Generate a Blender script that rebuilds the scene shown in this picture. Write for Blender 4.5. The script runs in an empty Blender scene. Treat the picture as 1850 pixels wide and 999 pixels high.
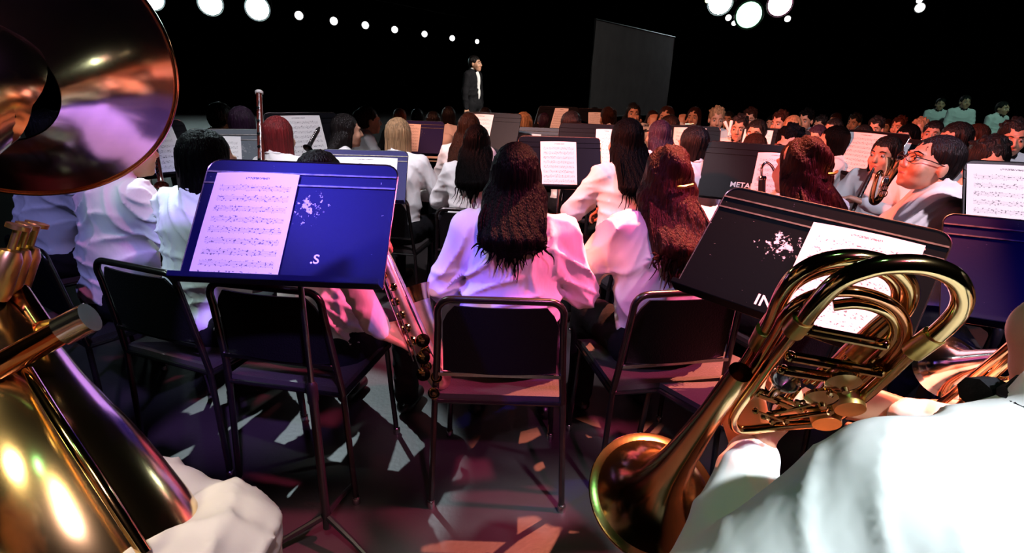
import bpy, math, random
import numpy as np
from mathutils import Vector, Matrix, Euler

# ------------------------------------------------------------------ camera, world, exposure
C = bpy.context.scene.collection
SC = bpy.context.scene
F_PX = 950.0
PITCH = math.radians(19.4)
ROLL = math.radians(1.8)
CAM = Vector((0, 0, 1.38))
FW = Vector((0, math.cos(PITCH), -math.sin(PITCH)))
U0 = Vector((0, math.sin(PITCH), math.cos(PITCH)))
X0 = Vector((1, 0, 0))
RT = X0 * math.cos(ROLL) + U0 * math.sin(ROLL)
UP = U0 * math.cos(ROLL) - X0 * math.sin(ROLL)
cd = bpy.data.cameras.new('camera')
cam = bpy.data.objects.new('camera', cd)
C.objects.link(cam)
cd.sensor_width = 36
cd.lens = F_PX / 1850 * 36
cd.clip_start = 0.02
cd.clip_end = 200
cam.matrix_world = Matrix(((RT.x, UP.x, -FW.x, CAM.x), (RT.y, UP.y, -FW.y, CAM.y), (RT.z, UP.z, -FW.z, CAM.z), (0, 0, 0, 1)))
SC.camera = cam
w = bpy.data.worlds.new('world')
SC.world = w
w.use_nodes = True
w.node_tree.nodes['Background'].inputs[0].default_value = (0.5, 0.55, 0.8, 1)
w.node_tree.nodes['Background'].inputs[1].default_value = 0.004
SC.view_settings.view_transform = 'Standard'
SC.view_settings.look = 'None'
SC.view_settings.exposure = 0.0
SC.view_settings.gamma = 1.0
SC.view_settings.use_curve_mapping = False


def P(u, v, d):
    """the place in the hall seen at pixel u, v at depth d"""
    return CAM + RT * ((u - 925) / F_PX * d) + UP * ((499.5 - v) / F_PX * d) + FW * d


def PZ(u, v, z):
    r = RT * ((u - 925) / F_PX) + UP * ((499.5 - v) / F_PX) + FW
    t = (z - CAM.z) / r.z
    return CAM + r * t


# ------------------------------------------------------------------ stage lights and a few added lamps
def spot(name, loc, target, color, power, angle, radius=0.12, blend=0.15):
    l = bpy.data.lights.new(name, 'SPOT')
    l.energy = power
    l.color = color
    l.spot_size = math.radians(angle)
    l.spot_blend = blend
    l.shadow_soft_size = radius
    o = bpy.data.objects.new(name, l)
    C.objects.link(o)
    o.location = loc
    o.rotation_euler = (Vector(target) - Vector(loc)).to_track_quat('-Z', 'Y').to_euler()
    return o


VIOLET = (0.50, 0.30, 1.0)
MAGENTA = (1.0, 0.18, 0.55)
RED = (1.0, 0.12, 0.06)
WARM = (1.0, 0.62, 0.34)
COOL = (0.72, 0.95, 1.0)
BLUE = (0.05, 0.05, 1.0)
# LIGHTS
spot('stage_light_cool_near', (2.0, -2.0, 5.0), (0.70, 0.30, 0.9), (0.84, 0.96, 1.0), 2600, 14)
spot('stage_light_cool_left', (-4.4, 0.2, 5.5), (-1.16, 1.87, 0.8), (0.72, 1.0, 0.92), 700, 8)
spot('stage_light_violet', (1.5, -2.8, 4.8), (-0.76, 1.28, 1.0), (0.44, 0.24, 1.0), 2700, 8)
spot('stage_light_violet_left', (-0.9, -2.2, 5.4), (-1.85, 2.15, 0.8), (0.36, 0.36, 1.0), 620, 13)
spot('stage_light_blue', (-2.1, 0.0, 4.4), (-0.40, 1.40, 1.03), BLUE, 1500, 8, 0.10, 0.5)
spot('stage_light_pink_left_arm', (0.6, -0.5, 5.5), (-0.55, 1.8, 0.65), (1.0, 0.25, 0.30), 300, 9)
spot('stage_light_magenta', (3.6, 1.4, 4.2), (0.28, 1.75, 0.75), (1.0, 0.10, 0.26), 2600, 17)
spot('stage_light_pink_behind', (1.2, -2.6, 5.0), (0.28, 1.70, 0.80), (0.95, 0.16, 0.62), 620, 15)
spot('stage_light_violet_mid', (-3.2, -0.6, 5.0), (0.30, 1.75, 0.85), (0.40, 0.28, 1.0), 480, 15)
spot('stage_light_cool_mid', (-3.4, 2.6, 4.6), (-0.24, 1.72, 0.85), (0.75, 0.88, 1.0), 520, 9)
spot('stage_light_pink_paper', (1.8, -2.6, 4.6), (0.90, 1.25, 1.0), (1.0, 0.78, 0.95), 1300, 8)
spot('stage_light_pink_right', (2.6, -1.4, 5.0), (1.74, 2.0, 0.9), (1.0, 0.78, 0.95), 1700, 9)
spot('stage_light_mid_row', (-2.6, 0.4, 5.6), (-0.1, 3.2, 0.9), (0.95, 0.84, 0.92), 1300, 24)
spot('stage_light_mid_right', (3.0, 0.6, 5.6), (1.0, 3.2, 0.9), (0.75, 0.50, 1.0), 800, 22)
spot('stage_light_red_right', (-4.5, 1.6, 3.8), (3.0, 4.0, 1.1), (1.0, 0.13, 0.07), 5200, 26)
spot('stage_light_white_right', (1.2, -1.0, 5.6), (2.9, 4.0, 1.0), (0.80, 0.78, 0.95), 1100, 28)
spot('stage_light_warm_far', (-2.5, 0.5, 5.0), (1.4, 6.2, 1.0), (1.0, 0.36, 0.22), 1900, 34)
spot('stage_light_cool_far', (0.2, 0.6, 6.0), (-1.2, 3.4, 1.0), (0.95, 0.90, 1.0), 1000, 17)
spot('stage_light_floor_red', (1.9, 3.2, 5.5), (0.38, 1.10, 0.0), (1.0, 0.26, 0.15), 8000, 17, 0.04)
spot('stage_light_floor_cool', (-2.6, 4.8, 5.0), (-0.85, 1.75, 0.0), (0.75, 0.95, 1.0), 2400, 12, 0.04)
spot('stage_light_conductor', (4.5, 3.5, 6.0), (-0.6, 8.2, 1.6), (1.0, 0.9, 0.8), 5000, 9)
spot('added_light_gold_tuba', (-2.4, -1.0, 4.6), (-0.66, 0.40, 1.0), (1.0, 0.85, 0.50), 700, 10, 0.50)  # added unseen lamp: gives the tuba brass something bright to reflect
spot('stage_light_sleeve', (0.6, -1.6, 5.0), (-0.36, 0.55, 0.85), (1.0, 0.72, 0.82), 620, 8)
spot('stage_light_green', (-0.8, -0.5, 5.6), (0.5, 0.9, 0.6), (0.25, 1.0, 0.50), 90, 20, 0.3)
spot('stage_light_mint', (6.0, 4.0, 5.5), (7.2, 8.6, 1.3), (0.50, 1.0, 0.80), 500, 34)

spot('stage_light_blue_edge', (0.4, -1.4, 4.6), (1.55, 1.25, 0.95), BLUE, 700, 9, 0.2, 0.6)
spot('added_light_gold_low', (0.1, -0.9, 4.8), (-0.46, 0.38, 1.0), (1.0, 0.80, 0.45), 420, 9, 0.45)  # second added lamp, out of view, for more highlights on the tuba
spot('stage_light_pink_left_shoulder', (1.2, 1.2, 5.4), (-1.58, 2.1, 0.9), (1.0, 0.20, 0.50), 500, 6)
spot('added_light_sax', (0.8, -1.4, 4.8), (-0.30, 1.6, 0.72), (1.0, 0.9, 0.85), 480, 5, 0.3)  # unseen lamp added to brighten the saxophone


# ------------------------------------------------------------------ materials
def new_mat(name):
    m = bpy.data.materials.new(name)
    m.use_nodes = True
    return m, m.node_tree.nodes, m.node_tree.links, m.node_tree.nodes['Principled BSDF']


def mat(name, col, rough=0.5, metal=0.0, bump=0.0, bscale=40.0, spec=0.5, var=0.0, vscale=6.0, stretch=None, coat=0.0):
    m, N, L, B = new_mat(name)
    B.inputs['Base Color'].default_value = (*col, 1)
    B.inputs['Roughness'].default_value = rough
    B.inputs['Metallic'].default_value = metal
    B.inputs['Specular IOR Level'].default_value = spec
    B.inputs['Coat Weight'].default_value = coat
    tc = N.new('ShaderNodeTexCoord')
    mp = N.new('ShaderNodeMapping')
    L.new(tc.outputs['Object'], mp.inputs[0])
    if stretch:
        mp.inputs['Scale'].default_value = stretch
    if var > 0:
        n = N.new('ShaderNodeTexNoise')
        n.inputs['Scale'].default_value = vscale
        n.inputs['Detail'].default_value = 4
        L.new(mp.outputs[0], n.inputs['Vector'])
        mr = N.new('ShaderNodeMapRange')
        mr.inputs['From Min'].default_value = 0.3
        mr.inputs['From Max'].default_value = 0.7
        mr.inputs['To Min'].default_value = 1 - var
        mr.inputs['To Max'].default_value = 1 + var
        L.new(n.outputs[0], mr.inputs[0])
        mx = N.new('ShaderNodeVectorMath')
        mx.operation = 'SCALE'
        mx.inputs[0].default_value = col
        L.new(mr.outputs[0], mx.inputs['Scale'])
        L.new(mx.outputs[0], B.inputs['Base Color'])
    if bump > 0:
        n = N.new('ShaderNodeTexNoise')
        n.inputs['Scale'].default_value = bscale
        n.inputs['Detail'].default_value = 3
        L.new(mp.outputs[0], n.inputs['Vector'])
        b = N.new('ShaderNodeBump')
        b.inputs['Strength'].default_value = bump
        b.inputs['Distance'].default_value = 0.01
        L.new(n.outputs[0], b.inputs['Height'])
        L.new(b.outputs[0], B.inputs['Normal'])
    return m


M = {}
M['wall'] = mat('black_drape', (0.004, 0.004, 0.005), 0.95, spec=0.1, bump=0.3, bscale=3, stretch=(4, 4, 0.2))
M['ceiling'] = mat('black_ceiling', (0.003, 0.003, 0.003), 0.95, spec=0.1, var=0.3)
M['floor'] = mat('stage_floor', (0.034, 0.028, 0.028), 0.5, bump=0.08, bscale=60, var=0.22, vscale=2.2, spec=0.35)
M['shirt'] = mat('white_shirt', (0.74, 0.74, 0.74), 0.8, bump=0.55, bscale=13, spec=0.12, stretch=(1.0, 1.0, 0.55))
M['shirt_far'] = mat('white_shirt_plain', (0.72, 0.70, 0.72), 0.8, bump=0.2, bscale=30, spec=0.2)
M['black_cloth'] = mat('black_cloth', (0.008, 0.008, 0.010), 0.85, bump=0.2, bscale=60, spec=0.15)
M['skin'] = mat('skin', (0.52, 0.27, 0.17), 0.5, bump=0.05, bscale=120, var=0.10, vscale=20)
M['lip'] = mat('lip', (0.40, 0.12, 0.10), 0.45, var=0.05)
M['shoe'] = mat('black_shoe', (0.01, 0.01, 0.01), 0.3, var=0.1)
M['eye'] = mat('eye_white', (0.36, 0.33, 0.30), 0.3, var=0.02)
M['iris'] = mat('dark_iris', (0.02, 0.01, 0.008), 0.2, var=0.1)


def hair_mat(name, col, rough=0.40, spec=0.2):
    return mat(name, col, rough, bump=0.9, bscale=55, var=0.45, vscale=30, stretch=(3, 3, 0.12), spec=spec)


M['hair_black'] = hair_mat('black_hair', (0.006, 0.004, 0.004))
M['hair_jet'] = hair_mat('jet_black_hair', (0.0012, 0.001, 0.0012), 0.5, 0.05)
M['hair_brown'] = hair_mat('brown_hair', (0.026, 0.009, 0.005), 0.42, 0.10)
M['hair_red'] = hair_mat('red_hair', (0.13, 0.012, 0.014))
M['hair_auburn'] = hair_mat('auburn_hair', (0.022, 0.007, 0.004), 0.45, 0.07)
M['hair_fair'] = hair_mat('fair_hair', (0.30, 0.18, 0.09))
M['hair_orange'] = hair_mat('orange_hair', (0.65, 0.17, 0.04))
M['hair_plum'] = hair_mat('plum_hair', (0.025, 0.010, 0.025))
M['brass'] = mat('lacquered_brass', (0.66, 0.44, 0.20), 0.11, 1.0, bump=0.015, bscale=14, var=0.12, vscale=9)
M['old_brass'] = mat('worn_brass', (0.50, 0.34, 0.15), 0.17, 1.0, bump=0.03, bscale=9, var=0.30, vscale=7)
M['satin_brass'] = mat('satin_brass', (0.60, 0.42, 0.13), 0.32, 1.0, var=0.12, vscale=30)
M['tuba_brass'] = mat('scratched_tuba_brass', (0.78, 0.58, 0.30), 0.17, 1.0, bump=0.12, bscale=5, var=0.25, vscale=6)
M['ridge'] = mat('worn_ridge', (0.12, 0.11, 0.10), 0.4, 0.6, var=0.4, vscale=60)
M['pale_brass'] = mat('pale_worn_brass', (0.74, 0.64, 0.46), 0.34, 1.0, bump=0.03, bscale=12, var=0.3, vscale=14)
M['copper'] = mat('red_brass', (0.72, 0.30, 0.14), 0.12, 1.0, bump=0.02, bscale=12, var=0.15)
M['silver'] = mat('silver', (0.75, 0.75, 0.75), 0.14, 1.0, bump=0.02, var=0.05)
M['chrome'] = mat('dull_chrome', (0.45, 0.44, 0.44), 0.25, 1.0, var=0.15, vscale=50)
M['frame'] = mat('dark_chair_tube', (0.06, 0.055, 0.055), 0.25, 0.9, var=0.2, vscale=50)
M['chair_black'] = mat('black_chair_shell', (0.004, 0.004, 0.005), 0.5, bump=0.25, bscale=180, spec=0.15)
M['seat'] = mat('chair_seat', (0.045, 0.038, 0.038), 0.5, bump=0.2, bscale=160, spec=0.35)
M['rubber'] = mat('rubber', (0.03, 0.03, 0.03), 0.6, var=0.1)
M['wood_red'] = mat('bassoon_wood', (0.10, 0.015, 0.010), 0.25, var=0.3, vscale=20, coat=0.5)
M['ebony'] = mat('ebony', (0.012, 0.011, 0.012), 0.3, var=0.1)
M['white'] = mat('white_plastic', (0.8, 0.78, 0.75), 0.4, var=0.03)
M['screen'] = mat('grey_screen', (0.30, 0.30, 0.30), 0.9, bump=0.05, bscale=3, var=0.1, vscale=2, spec=0.1)
M['pipe'] = mat('black_pipe', (0.015, 0.015, 0.015), 0.5, var=0.1)


def desk_mat(name, col, chips=0.0, rough=0.42, spec=0.12, at=(.035, .04)):
    m, N, L, B = new_mat(name)
    B.inputs['Roughness'].default_value = rough
    B.inputs['Specular IOR Level'].default_value = spec
    tc = N.new('ShaderNodeTexCoord')
    # fine scuffs everywhere, a big chipped patch near the middle of the desk
    n1 = N.new('ShaderNodeTexNoise'); n1.inputs['Scale'].default_value = 55; n1.inputs['Detail'].default_value = 6; n1.inputs['Roughness'].default_value = 0.7
    L.new(tc.outputs['Object'], n1.inputs['Vector'])
    mp = N.new('ShaderNodeMapping'); mp.inputs['Location'].default_value = (-at[0], -at[1] * 1.3, 0); mp.inputs['Scale'].default_value = (1.0, 1.3, 1)
    L.new(tc.outputs['Object'], mp.inputs[0])
    ln = N.new('ShaderNodeVectorMath'); ln.operation = 'LENGTH'
    L.new(mp.outputs[0], ln.inputs[0])
    mr = N.new('ShaderNodeMapRange'); mr.inputs['From Min'].default_value = 0.0; mr.inputs['From Max'].default_value = 0.085
    mr.inputs['To Min'].default_value = 0.47; mr.inputs['To Max'].default_value = 0.70
    L.new(ln.outputs['Value'], mr.inputs[0])
    gt = N.new('ShaderNodeMath'); gt.operation = 'GREATER_THAN'
    L.new(n1.outputs[0], gt.inputs[0]); L.new(mr.outputs[0], gt.inputs[1])
    ml = N.new('ShaderNodeMath'); ml.operation = 'MULTIPLY'; ml.inputs[1].default_value = chips
    L.new(gt.outputs[0], ml.inputs[0])
    mx = N.new('ShaderNodeMix'); mx.data_type = 'RGBA'
    mx.inputs[6].default_value = (*col, 1); mx.inputs[7].default_value = (0.55, 0.55, 0.55, 1)
    L.new(ml.outputs[0], mx.inputs[0]); L.new(mx.outputs[2], B.inputs['Base Color'])
    b = N.new('ShaderNodeBump'); b.inputs['Strength'].default_value = 0.15; b.inputs['Distance'].default_value = 0.002
    L.new(n1.outputs[0], b.inputs['Height']); L.new(b.outputs[0], B.inputs['Normal'])
    return m


M['desk'] = desk_mat('scuffed_desk_blue_light_tint', (0.003, 0.004, 0.040), 1.0)  # blue of the stage light is put into this black desk's base colour
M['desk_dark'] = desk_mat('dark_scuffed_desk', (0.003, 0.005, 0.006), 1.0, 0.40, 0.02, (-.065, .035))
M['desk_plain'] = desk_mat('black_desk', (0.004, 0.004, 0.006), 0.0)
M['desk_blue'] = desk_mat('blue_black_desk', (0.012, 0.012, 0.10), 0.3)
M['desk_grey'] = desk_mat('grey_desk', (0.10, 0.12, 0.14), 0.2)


def paper_mat(name, systems=10, col=(0.82, 0.82, 0.82)):
    m, N, L, B = new_mat(name)
    B.inputs['Roughness'].default_value = 0.8
    B.inputs['Specular IOR Level'].default_value = 0.2
    tc = N.new('ShaderNodeTexCoord')
    sp = N.new('ShaderNodeSeparateXYZ'); L.new(tc.outputs['UV'], sp.inputs[0])

    def math_(op, a, b=None, c=None):
        n = N.new('ShaderNodeMath'); n.operation = op
        for i, x in enumerate((a, b, c)):
            if x is None: continue
            if isinstance(x, (int, float)): n.inputs[i].default_value = x
            else: L.new(x, n.inputs[i])
        return n.outputs[0]
    x, y = sp.outputs[0], sp.outputs[1]
    f = math_('FRACT', math_('MULTIPLY', y, systems))
    insys = math_('MULTIPLY', math_('GREATER_THAN', f, 0.30), math_('LESS_THAN', f, 0.72))
    line = math_('LESS_THAN', math_('FRACT', math_('MULTIPLY', math_('SUBTRACT', f, 0.3), 10.5)), 0.20)
    marg = math_('MULTIPLY', math_('GREATER_THAN', x, 0.08), math_('LESS_THAN', x, 0.93))
    body = math_('MULTIPLY', math_('LESS_THAN', y, 0.90), math_('GREATER_THAN', y, 0.05))
    n1 = N.new('ShaderNodeTexNoise'); n1.inputs['Scale'].default_value = 34; n1.inputs['Detail'].default_value = 3
    mp = N.new('ShaderNodeMapping'); mp.inputs['Scale'].default_value = (1.0, 1.6, 1)
    L.new(tc.outputs['UV'], mp.inputs[0]); L.new(mp.outputs[0], n1.inputs['Vector'])
    near = math_('MULTIPLY', math_('GREATER_THAN', f, 0.20), math_('LESS_THAN', f, 0.85))
    note = math_('MULTIPLY', math_('GREATER_THAN', n1.outputs[0], 0.60), near)
    ink = math_('MAXIMUM', math_('MULTIPLY', math_('MULTIPLY', insys, line), 0.55), math_('MULTIPLY', note, 0.85))
    ink = math_('MULTIPLY', math_('MULTIPLY', ink, marg), body)
    # title
    t = math_('MULTIPLY', math_('MULTIPLY', math_('GREATER_THAN', y, 0.935), math_('LESS_THAN', y, 0.955)), math_('MULTIPLY', math_('GREATER_THAN', x, 0.38), math_('LESS_THAN', x, 0.66)))
    n2 = N.new('ShaderNodeTexNoise'); n2.inputs['Scale'].default_value = 60
    L.new(tc.outputs['UV'], n2.inputs['Vector'])
    t = math_('MULTIPLY', t, math_('GREATER_THAN', n2.outputs[0], 0.48))
    ink = math_('MAXIMUM', ink, math_('MULTIPLY', t, 0.8))
    mx = N.new('ShaderNodeMix'); mx.data_type = 'RGBA'
    mx.inputs[6].default_value = (*col, 1); mx.inputs[7].default_value = (0.05, 0.05, 0.06, 1)
    L.new(ink, mx.inputs[0]); L.new(mx.outputs[2], B.inputs['Base Color'])
    return m


M['music'] = paper_mat('printed_music', 10)
M['music_small'] = paper_mat('printed_music_loose', 8)


def emit_mat(name, col, s):
    m, N, L, B = new_mat(name)
    B.inputs['Base Color'].default_value = (0.1, 0.1, 0.1, 1)
    B.inputs['Emission Color'].default_value = (*col, 1)
    B.inputs['Emission Strength'].default_value = s
    return m


M['lamp_white'] = emit_mat('lit_white_lens', (1, 1, 1), 6)
M['lamp_cyan'] = emit_mat('lit_cyan_lens', (0.75, 1.0, 1.0), 40)
M['lamp_green'] = emit_mat('lit_green_lens', (0.45, 1.0, 0.6), 2.2)
M['lamp_pink'] = emit_mat('lit_pink_lens', (1.0, 0.5, 0.7), 8)
M['lamp_yellow'] = emit_mat('lit_yellow_lens', (0.9, 1.0, 0.5), 4)


# ------------------------------------------------------------------ mesh helpers
class MB:
    def __init__(self):
        self.v = []; self.f = []; self.uv = None

    def add(self, vs, fs):
        b = len(self.v)
        self.v += [tuple(p) for p in vs]
        self.f += [tuple(i + b for i in f) for f in fs]
        return self

    def box(self, c, s, R=None):
        c = Vector(c); vs = []
        for k in range(8):
            p = Vector(((k & 1) - .5, ((k >> 1) & 1) - .5, ((k >> 2) & 1) - .5))
            p = Vector((p.x * s[0], p.y * s[1], p.z * s[2]))
            if R is not None: p = R @ p
            vs.append(c + p)
        return self.add(vs, [(0, 2, 3, 1), (4, 5, 7, 6), (0, 1, 5, 4), (2, 6, 7, 3), (0, 4, 6, 2), (1, 3, 7, 5)])

    def tube(self, pts, r, n=10, closed=False, cap=True):
        pts = [Vector(p) for p in pts]
        m = len(pts)
        rs = [r] * m if isinstance(r, (int, float)) else list(r)
        T = []
        for i in range(m):
            if closed: t = pts[(i + 1) % m] - pts[i - 1]
            else: t = pts[min(i + 1, m - 1)] - pts[max(i - 1, 0)]
            T.append(t.normalized())
        a = Vector((0, 0, 1)) if abs(T[0].z) < .9 else Vector((1, 0, 0))
        nrm = (a - T[0] * a.dot(T[0])).normalized()
        vs = []; fs = []
        for i in range(m):
            nrm = (nrm - T[i] * nrm.dot(T[i])).normalized()
            b = T[i].cross(nrm)
            for k in range(n):
                an = 2 * math.pi * k / n
                vs.append(pts[i] + (nrm * math.cos(an) + b * math.sin(an)) * rs[i])
        for i in range(m if closed else m - 1):
            j = (i + 1) % m
            for k in range(n):
                l = (k + 1) % n
                fs.append((i * n + k, i * n + l, j * n + l, j * n + k))
        if cap and not closed:
            fs.append(tuple(range(n - 1, -1, -1)))
            fs.append(tuple((m - 1) * n + k for k in range(n)))
        return self.add(vs, fs)

    def lathe(self, prof, origin, axis, n=32, cap=False):
        """prof: (radius, height along axis)"""
        origin = Vector(origin); ax = Vector(axis).normalized()
        a = Vector((0, 0, 1)) if abs(ax.z) < .9 else Vector((1, 0, 0))
        x = (a - ax * a.dot(ax)).normalized(); y = ax.cross(x)
        vs = []; fs = []
        for (r, h) in prof:
            for k in range(n):
                an = 2 * math.pi * k / n
                vs.append(origin + ax * h + (x * math.cos(an) + y * math.sin(an)) * r)
        for i in range(len(prof) - 1):
            for k in range(n):
                l = (k + 1) % n
                fs.append((i * n + k, i * n + l, (i + 1) * n + l, (i + 1) * n + k))
        if cap:
            fs.append(tuple(range(n - 1, -1, -1)))
            fs.append(tuple((len(prof) - 1) * n + k for k in range(n)))
        return self.add(vs, fs)

    def sphere(self, c, r, n=12, sc=(1, 1, 1)):
        c = Vector(c); vs = [c + Vector((0, 0, r * sc[2]))]; fs = []
        m = n // 2
        for i in range(1, m):
            t = math.pi * i / m
            for k in range(n):
                a = 2 * math.pi * k / n
                vs.append(c + Vector((math.sin(t) * math.cos(a) * r * sc[0], math.sin(t) * math.sin(a) * r * sc[1], math.cos(t) * r * sc[2])))
        vs.append(c - Vector((0, 0, r * sc[2])))
        for k in range(n):
            fs.append((0, 1 + k, 1 + (k + 1) % n))
            for i in range(m - 2):
                a = 1 + i * n
                fs.append((a + k, a + n + k, a + n + (k + 1) % n, a + (k + 1) % n))
            a = 1 + (m - 2) * n
            fs.append((a + k, len(vs) - 1, a + (k + 1) % n))
        return self.add(vs, fs)

    def prism(self, poly, h, R, o):
        """poly in a plane (x, y), thickness h along local z; R 3x3, o origin"""
        n = len(poly); o = Vector(o)
        vs = [o + R @ Vector((p[0], p[1], -h / 2)) for p in poly] + [o + R @ Vector((p[0], p[1], h / 2)) for p in poly]
        fs = [tuple(range(n - 1, -1, -1)), tuple(range(n, 2 * n))]
        for i in range(n):
            j = (i + 1) % n
            fs.append((i, j, n + j, n + i))
        return self.add(vs, fs)

    def build(self, name, m, parent=None, smooth=True, angle=40, kind=None):
        me = bpy.data.meshes.new(name)
        me.from_pydata(self.v, [], self.f)
        me.update()
        if smooth:
            me.polygons.foreach_set('use_smooth', [True] * len(me.polygons))
            try: me.set_sharp_from_angle(angle=math.radians(angle))
            except Exception: pass
        return link(name, me, m, parent, kind)


def link(name, me, m, parent=None, kind=None):
    o = bpy.data.objects.new(name, me)
    C.objects.link(o)
    if m is not None: me.materials.append(m)
    if parent is not None: o.parent = parent
    if kind: o['kind'] = kind
    return o


def catmull(pts, k=6, closed=False):
    """smooth polyline through points (tuples may carry extra values)"""
    pts = [np.array(p, float) for p in pts]
    n = len(pts); out = []
    rng = range(n if closed else n - 1)
    for i in rng:
        if closed: p0, p1, p2, p3 = pts[i - 1], pts[i], pts[(i + 1) % n], pts[(i + 2) % n]
        else: p0, p1, p2, p3 = pts[max(i - 1, 0)], pts[i], pts[i + 1], pts[min(i + 2, n - 1)]
        for j in range(k):
            t = j / k
            out.append(.5 * ((2 * p1) + (-p0 + p2) * t + (2 * p0 - 5 * p1 + 4 * p2 - p3) * t * t + (-p0 + 3 * p1 - 3 * p2 + p3) * t ** 3))
    if not closed: out.append(pts[-1])
    return out


def tag(o, label, cat, group=None):
    o['label'] = label; o['category'] = cat
    if group: o['group'] = group
    return o


def thing(name, label, cat, loc=(0, 0, 0), rz=0.0, group=None):
    o = bpy.data.objects.new(name, None)
    C.objects.link(o)
    o.location = loc; o.rotation_euler = (0, 0, rz)
    o.empty_display_size = .1
    return tag(o, label, cat, group)


KIDS = {}


def kids(o):
    return [x for x in C.objects if x.parent == o]


def dup(root, loc, rz, scale=1.0, label=None, cat=None, group=None, mats=None):
    """copy a thing with its parts and sub-parts; mats swaps a part's material by its name"""
    def cp(o, parent):
        c = o.copy(); C.objects.link(c); c.parent = parent
        nm = o.name.split('.')[0]
        if mats and nm in mats and c.type == 'MESH':
            c.material_slots[0].link = 'OBJECT'
            c.material_slots[0].material = mats[nm]
        for ch in KIDS.get(o, []): 
            d = cp(ch, c)
        return c
    if root not in KIDS:
        st = [root]
        while st:
            o = st.pop(); KIDS[o] = kids(o); st += KIDS[o]
    r = cp(root, None)
    r.location = loc; r.rotation_euler = (0, 0, rz); r.scale = (scale,) * 3
    if label: r['label'] = label
    if cat: r['category'] = cat
    if group: r['group'] = group
    elif 'group' in r: del r['group']
    return r


# ------------------------------------------------------------------ soft bodies: smooth union of tapered limbs, meshed by surface nets
class SDF:
    def __init__(self, vox):
        self.vox = vox; self.ops = []

    def cap(self, a, b, ra, rb, k=0.02, sub=False):
        self.ops.append(('c', np.array(a, float), np.array(b, float), ra, rb, k, sub)); return self

    def ell(self, c, r, k=0.02, R=None, sub=False):
        self.ops.append(('e', np.array(c, float), np.array(r, float), R, None, k, sub)); return self

    def clip(self, p, n):
        self.ops.append(('p', np.array(p, float), np.array(n, float), None, None, 0, True)); return self

    def bounds(self):
        lo = np.full(3, 1e9); hi = -lo
        for o in self.ops:
            if o[-1]: continue
            if o[0] == 'c':
                r = max(o[3], o[4])
                lo = np.minimum(lo, np.minimum(o[1], o[2]) - r); hi = np.maximum(hi, np.maximum(o[1], o[2]) + r)
            elif o[0] == 'e':
                r = o[2] if o[3] is None else np.full(3, o[2].max())
                lo = np.minimum(lo, o[1] - r); hi = np.maximum(hi, o[1] + r)
        return lo, hi

    def mesh(self, disp=None, pad=0.03):
        h = self.vox
        lo, hi = self.bounds(); lo = lo - pad; hi = hi + pad
        n = np.ceil((hi - lo) / h).astype(int) + 1
        ax = [lo[i] + h * np.arange(n[i]) for i in range(3)]
        D = np.full(n, 0.12, np.float32)
        for t, a, b, c, d, k, sub in self.ops:
            if t == 'p':
                X = (ax[0][:, None, None] - a[0]) * b[0] + (ax[1][None, :, None] - a[1]) * b[1] + (ax[2][None, None, :] - a[2]) * b[2]
                D = np.maximum(D, X); continue
            mg = 0.05 + k
            if t == 'c':
                r = max(c, d); wl = np.minimum(a, b) - r - mg; wh = np.maximum(a, b) + r + mg
            else:
                r = b if c is None else np.full(3, b.max()); wl = a - r - mg; wh = a + r + mg
            i0 = np.clip(np.floor((wl - lo) / h).astype(int), 0, n); i1 = np.clip(np.ceil((wh - lo) / h).astype(int) + 1, 0, n)
            if (i1 <= i0).any(): continue
            X = ax[0][i0[0]:i1[0]][:, None, None]; Y = ax[1][i0[1]:i1[1]][None, :, None]; Z = ax[2][i0[2]:i1[2]][None, None, :]
            if t == 'c':
                ab = b - a; L2 = max(ab @ ab, 1e-9)
                tt = np.clip(((X - a[0]) * ab[0] + (Y - a[1]) * ab[1] + (Z - a[2]) * ab[2]) / L2, 0, 1)
                dd = np.sqrt((X - a[0] - tt * ab[0]) ** 2 + (Y - a[1] - tt * ab[1]) ** 2 + (Z - a[2] - tt * ab[2]) ** 2) - (c + (d - c) * tt)
            else:
                x, y, z = X - a[0], Y - a[1], Z - a[2]
                if c is not None:
                    Ri = np.array(c).T
                    x, y, z = (Ri[0][0] * x + Ri[0][1] * y + Ri[0][2] * z, Ri[1][0] * x + Ri[1][1] * y + Ri[1][2] * z, Ri[2][0] * x + Ri[2][1] * y + Ri[2][2] * z)
                q = np.sqrt((x / b[0]) ** 2 + (y / b[1]) ** 2 + (z / b[2]) ** 2)
                q2 = np.sqrt((x / b[0] ** 2) ** 2 + (y / b[1] ** 2) ** 2 + (z / b[2] ** 2) ** 2)
                dd = q * (q - 1) / np.maximum(q2, 1e-6)
            W = D[i0[0]:i1[0], i0[1]:i1[1], i0[2]:i1[2]]
            if sub:
                e = -dd; hh = np.clip(.5 + .5 * (W - e) / max(k, 1e-5), 0, 1)
                W[...] = e + (W - e) * hh + k * hh * (1 - hh)
            else:
                hh = np.clip(.5 + .5 * (W - dd) / max(k, 1e-5), 0, 1)
                W[...] = W + (dd - W) * hh - k * hh * (1 - hh)
        if disp is not None:
            D = D + disp(ax[0][:, None, None], ax[1][None, :, None], ax[2][None, None, :]).astype(np.float32)
        D[0] = D[-1] = 1; D[:, 0] = D[:, -1] = 1; D[:, :, 0] = D[:, :, -1] = 1
        return surface_nets(D, lo, h)


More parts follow.
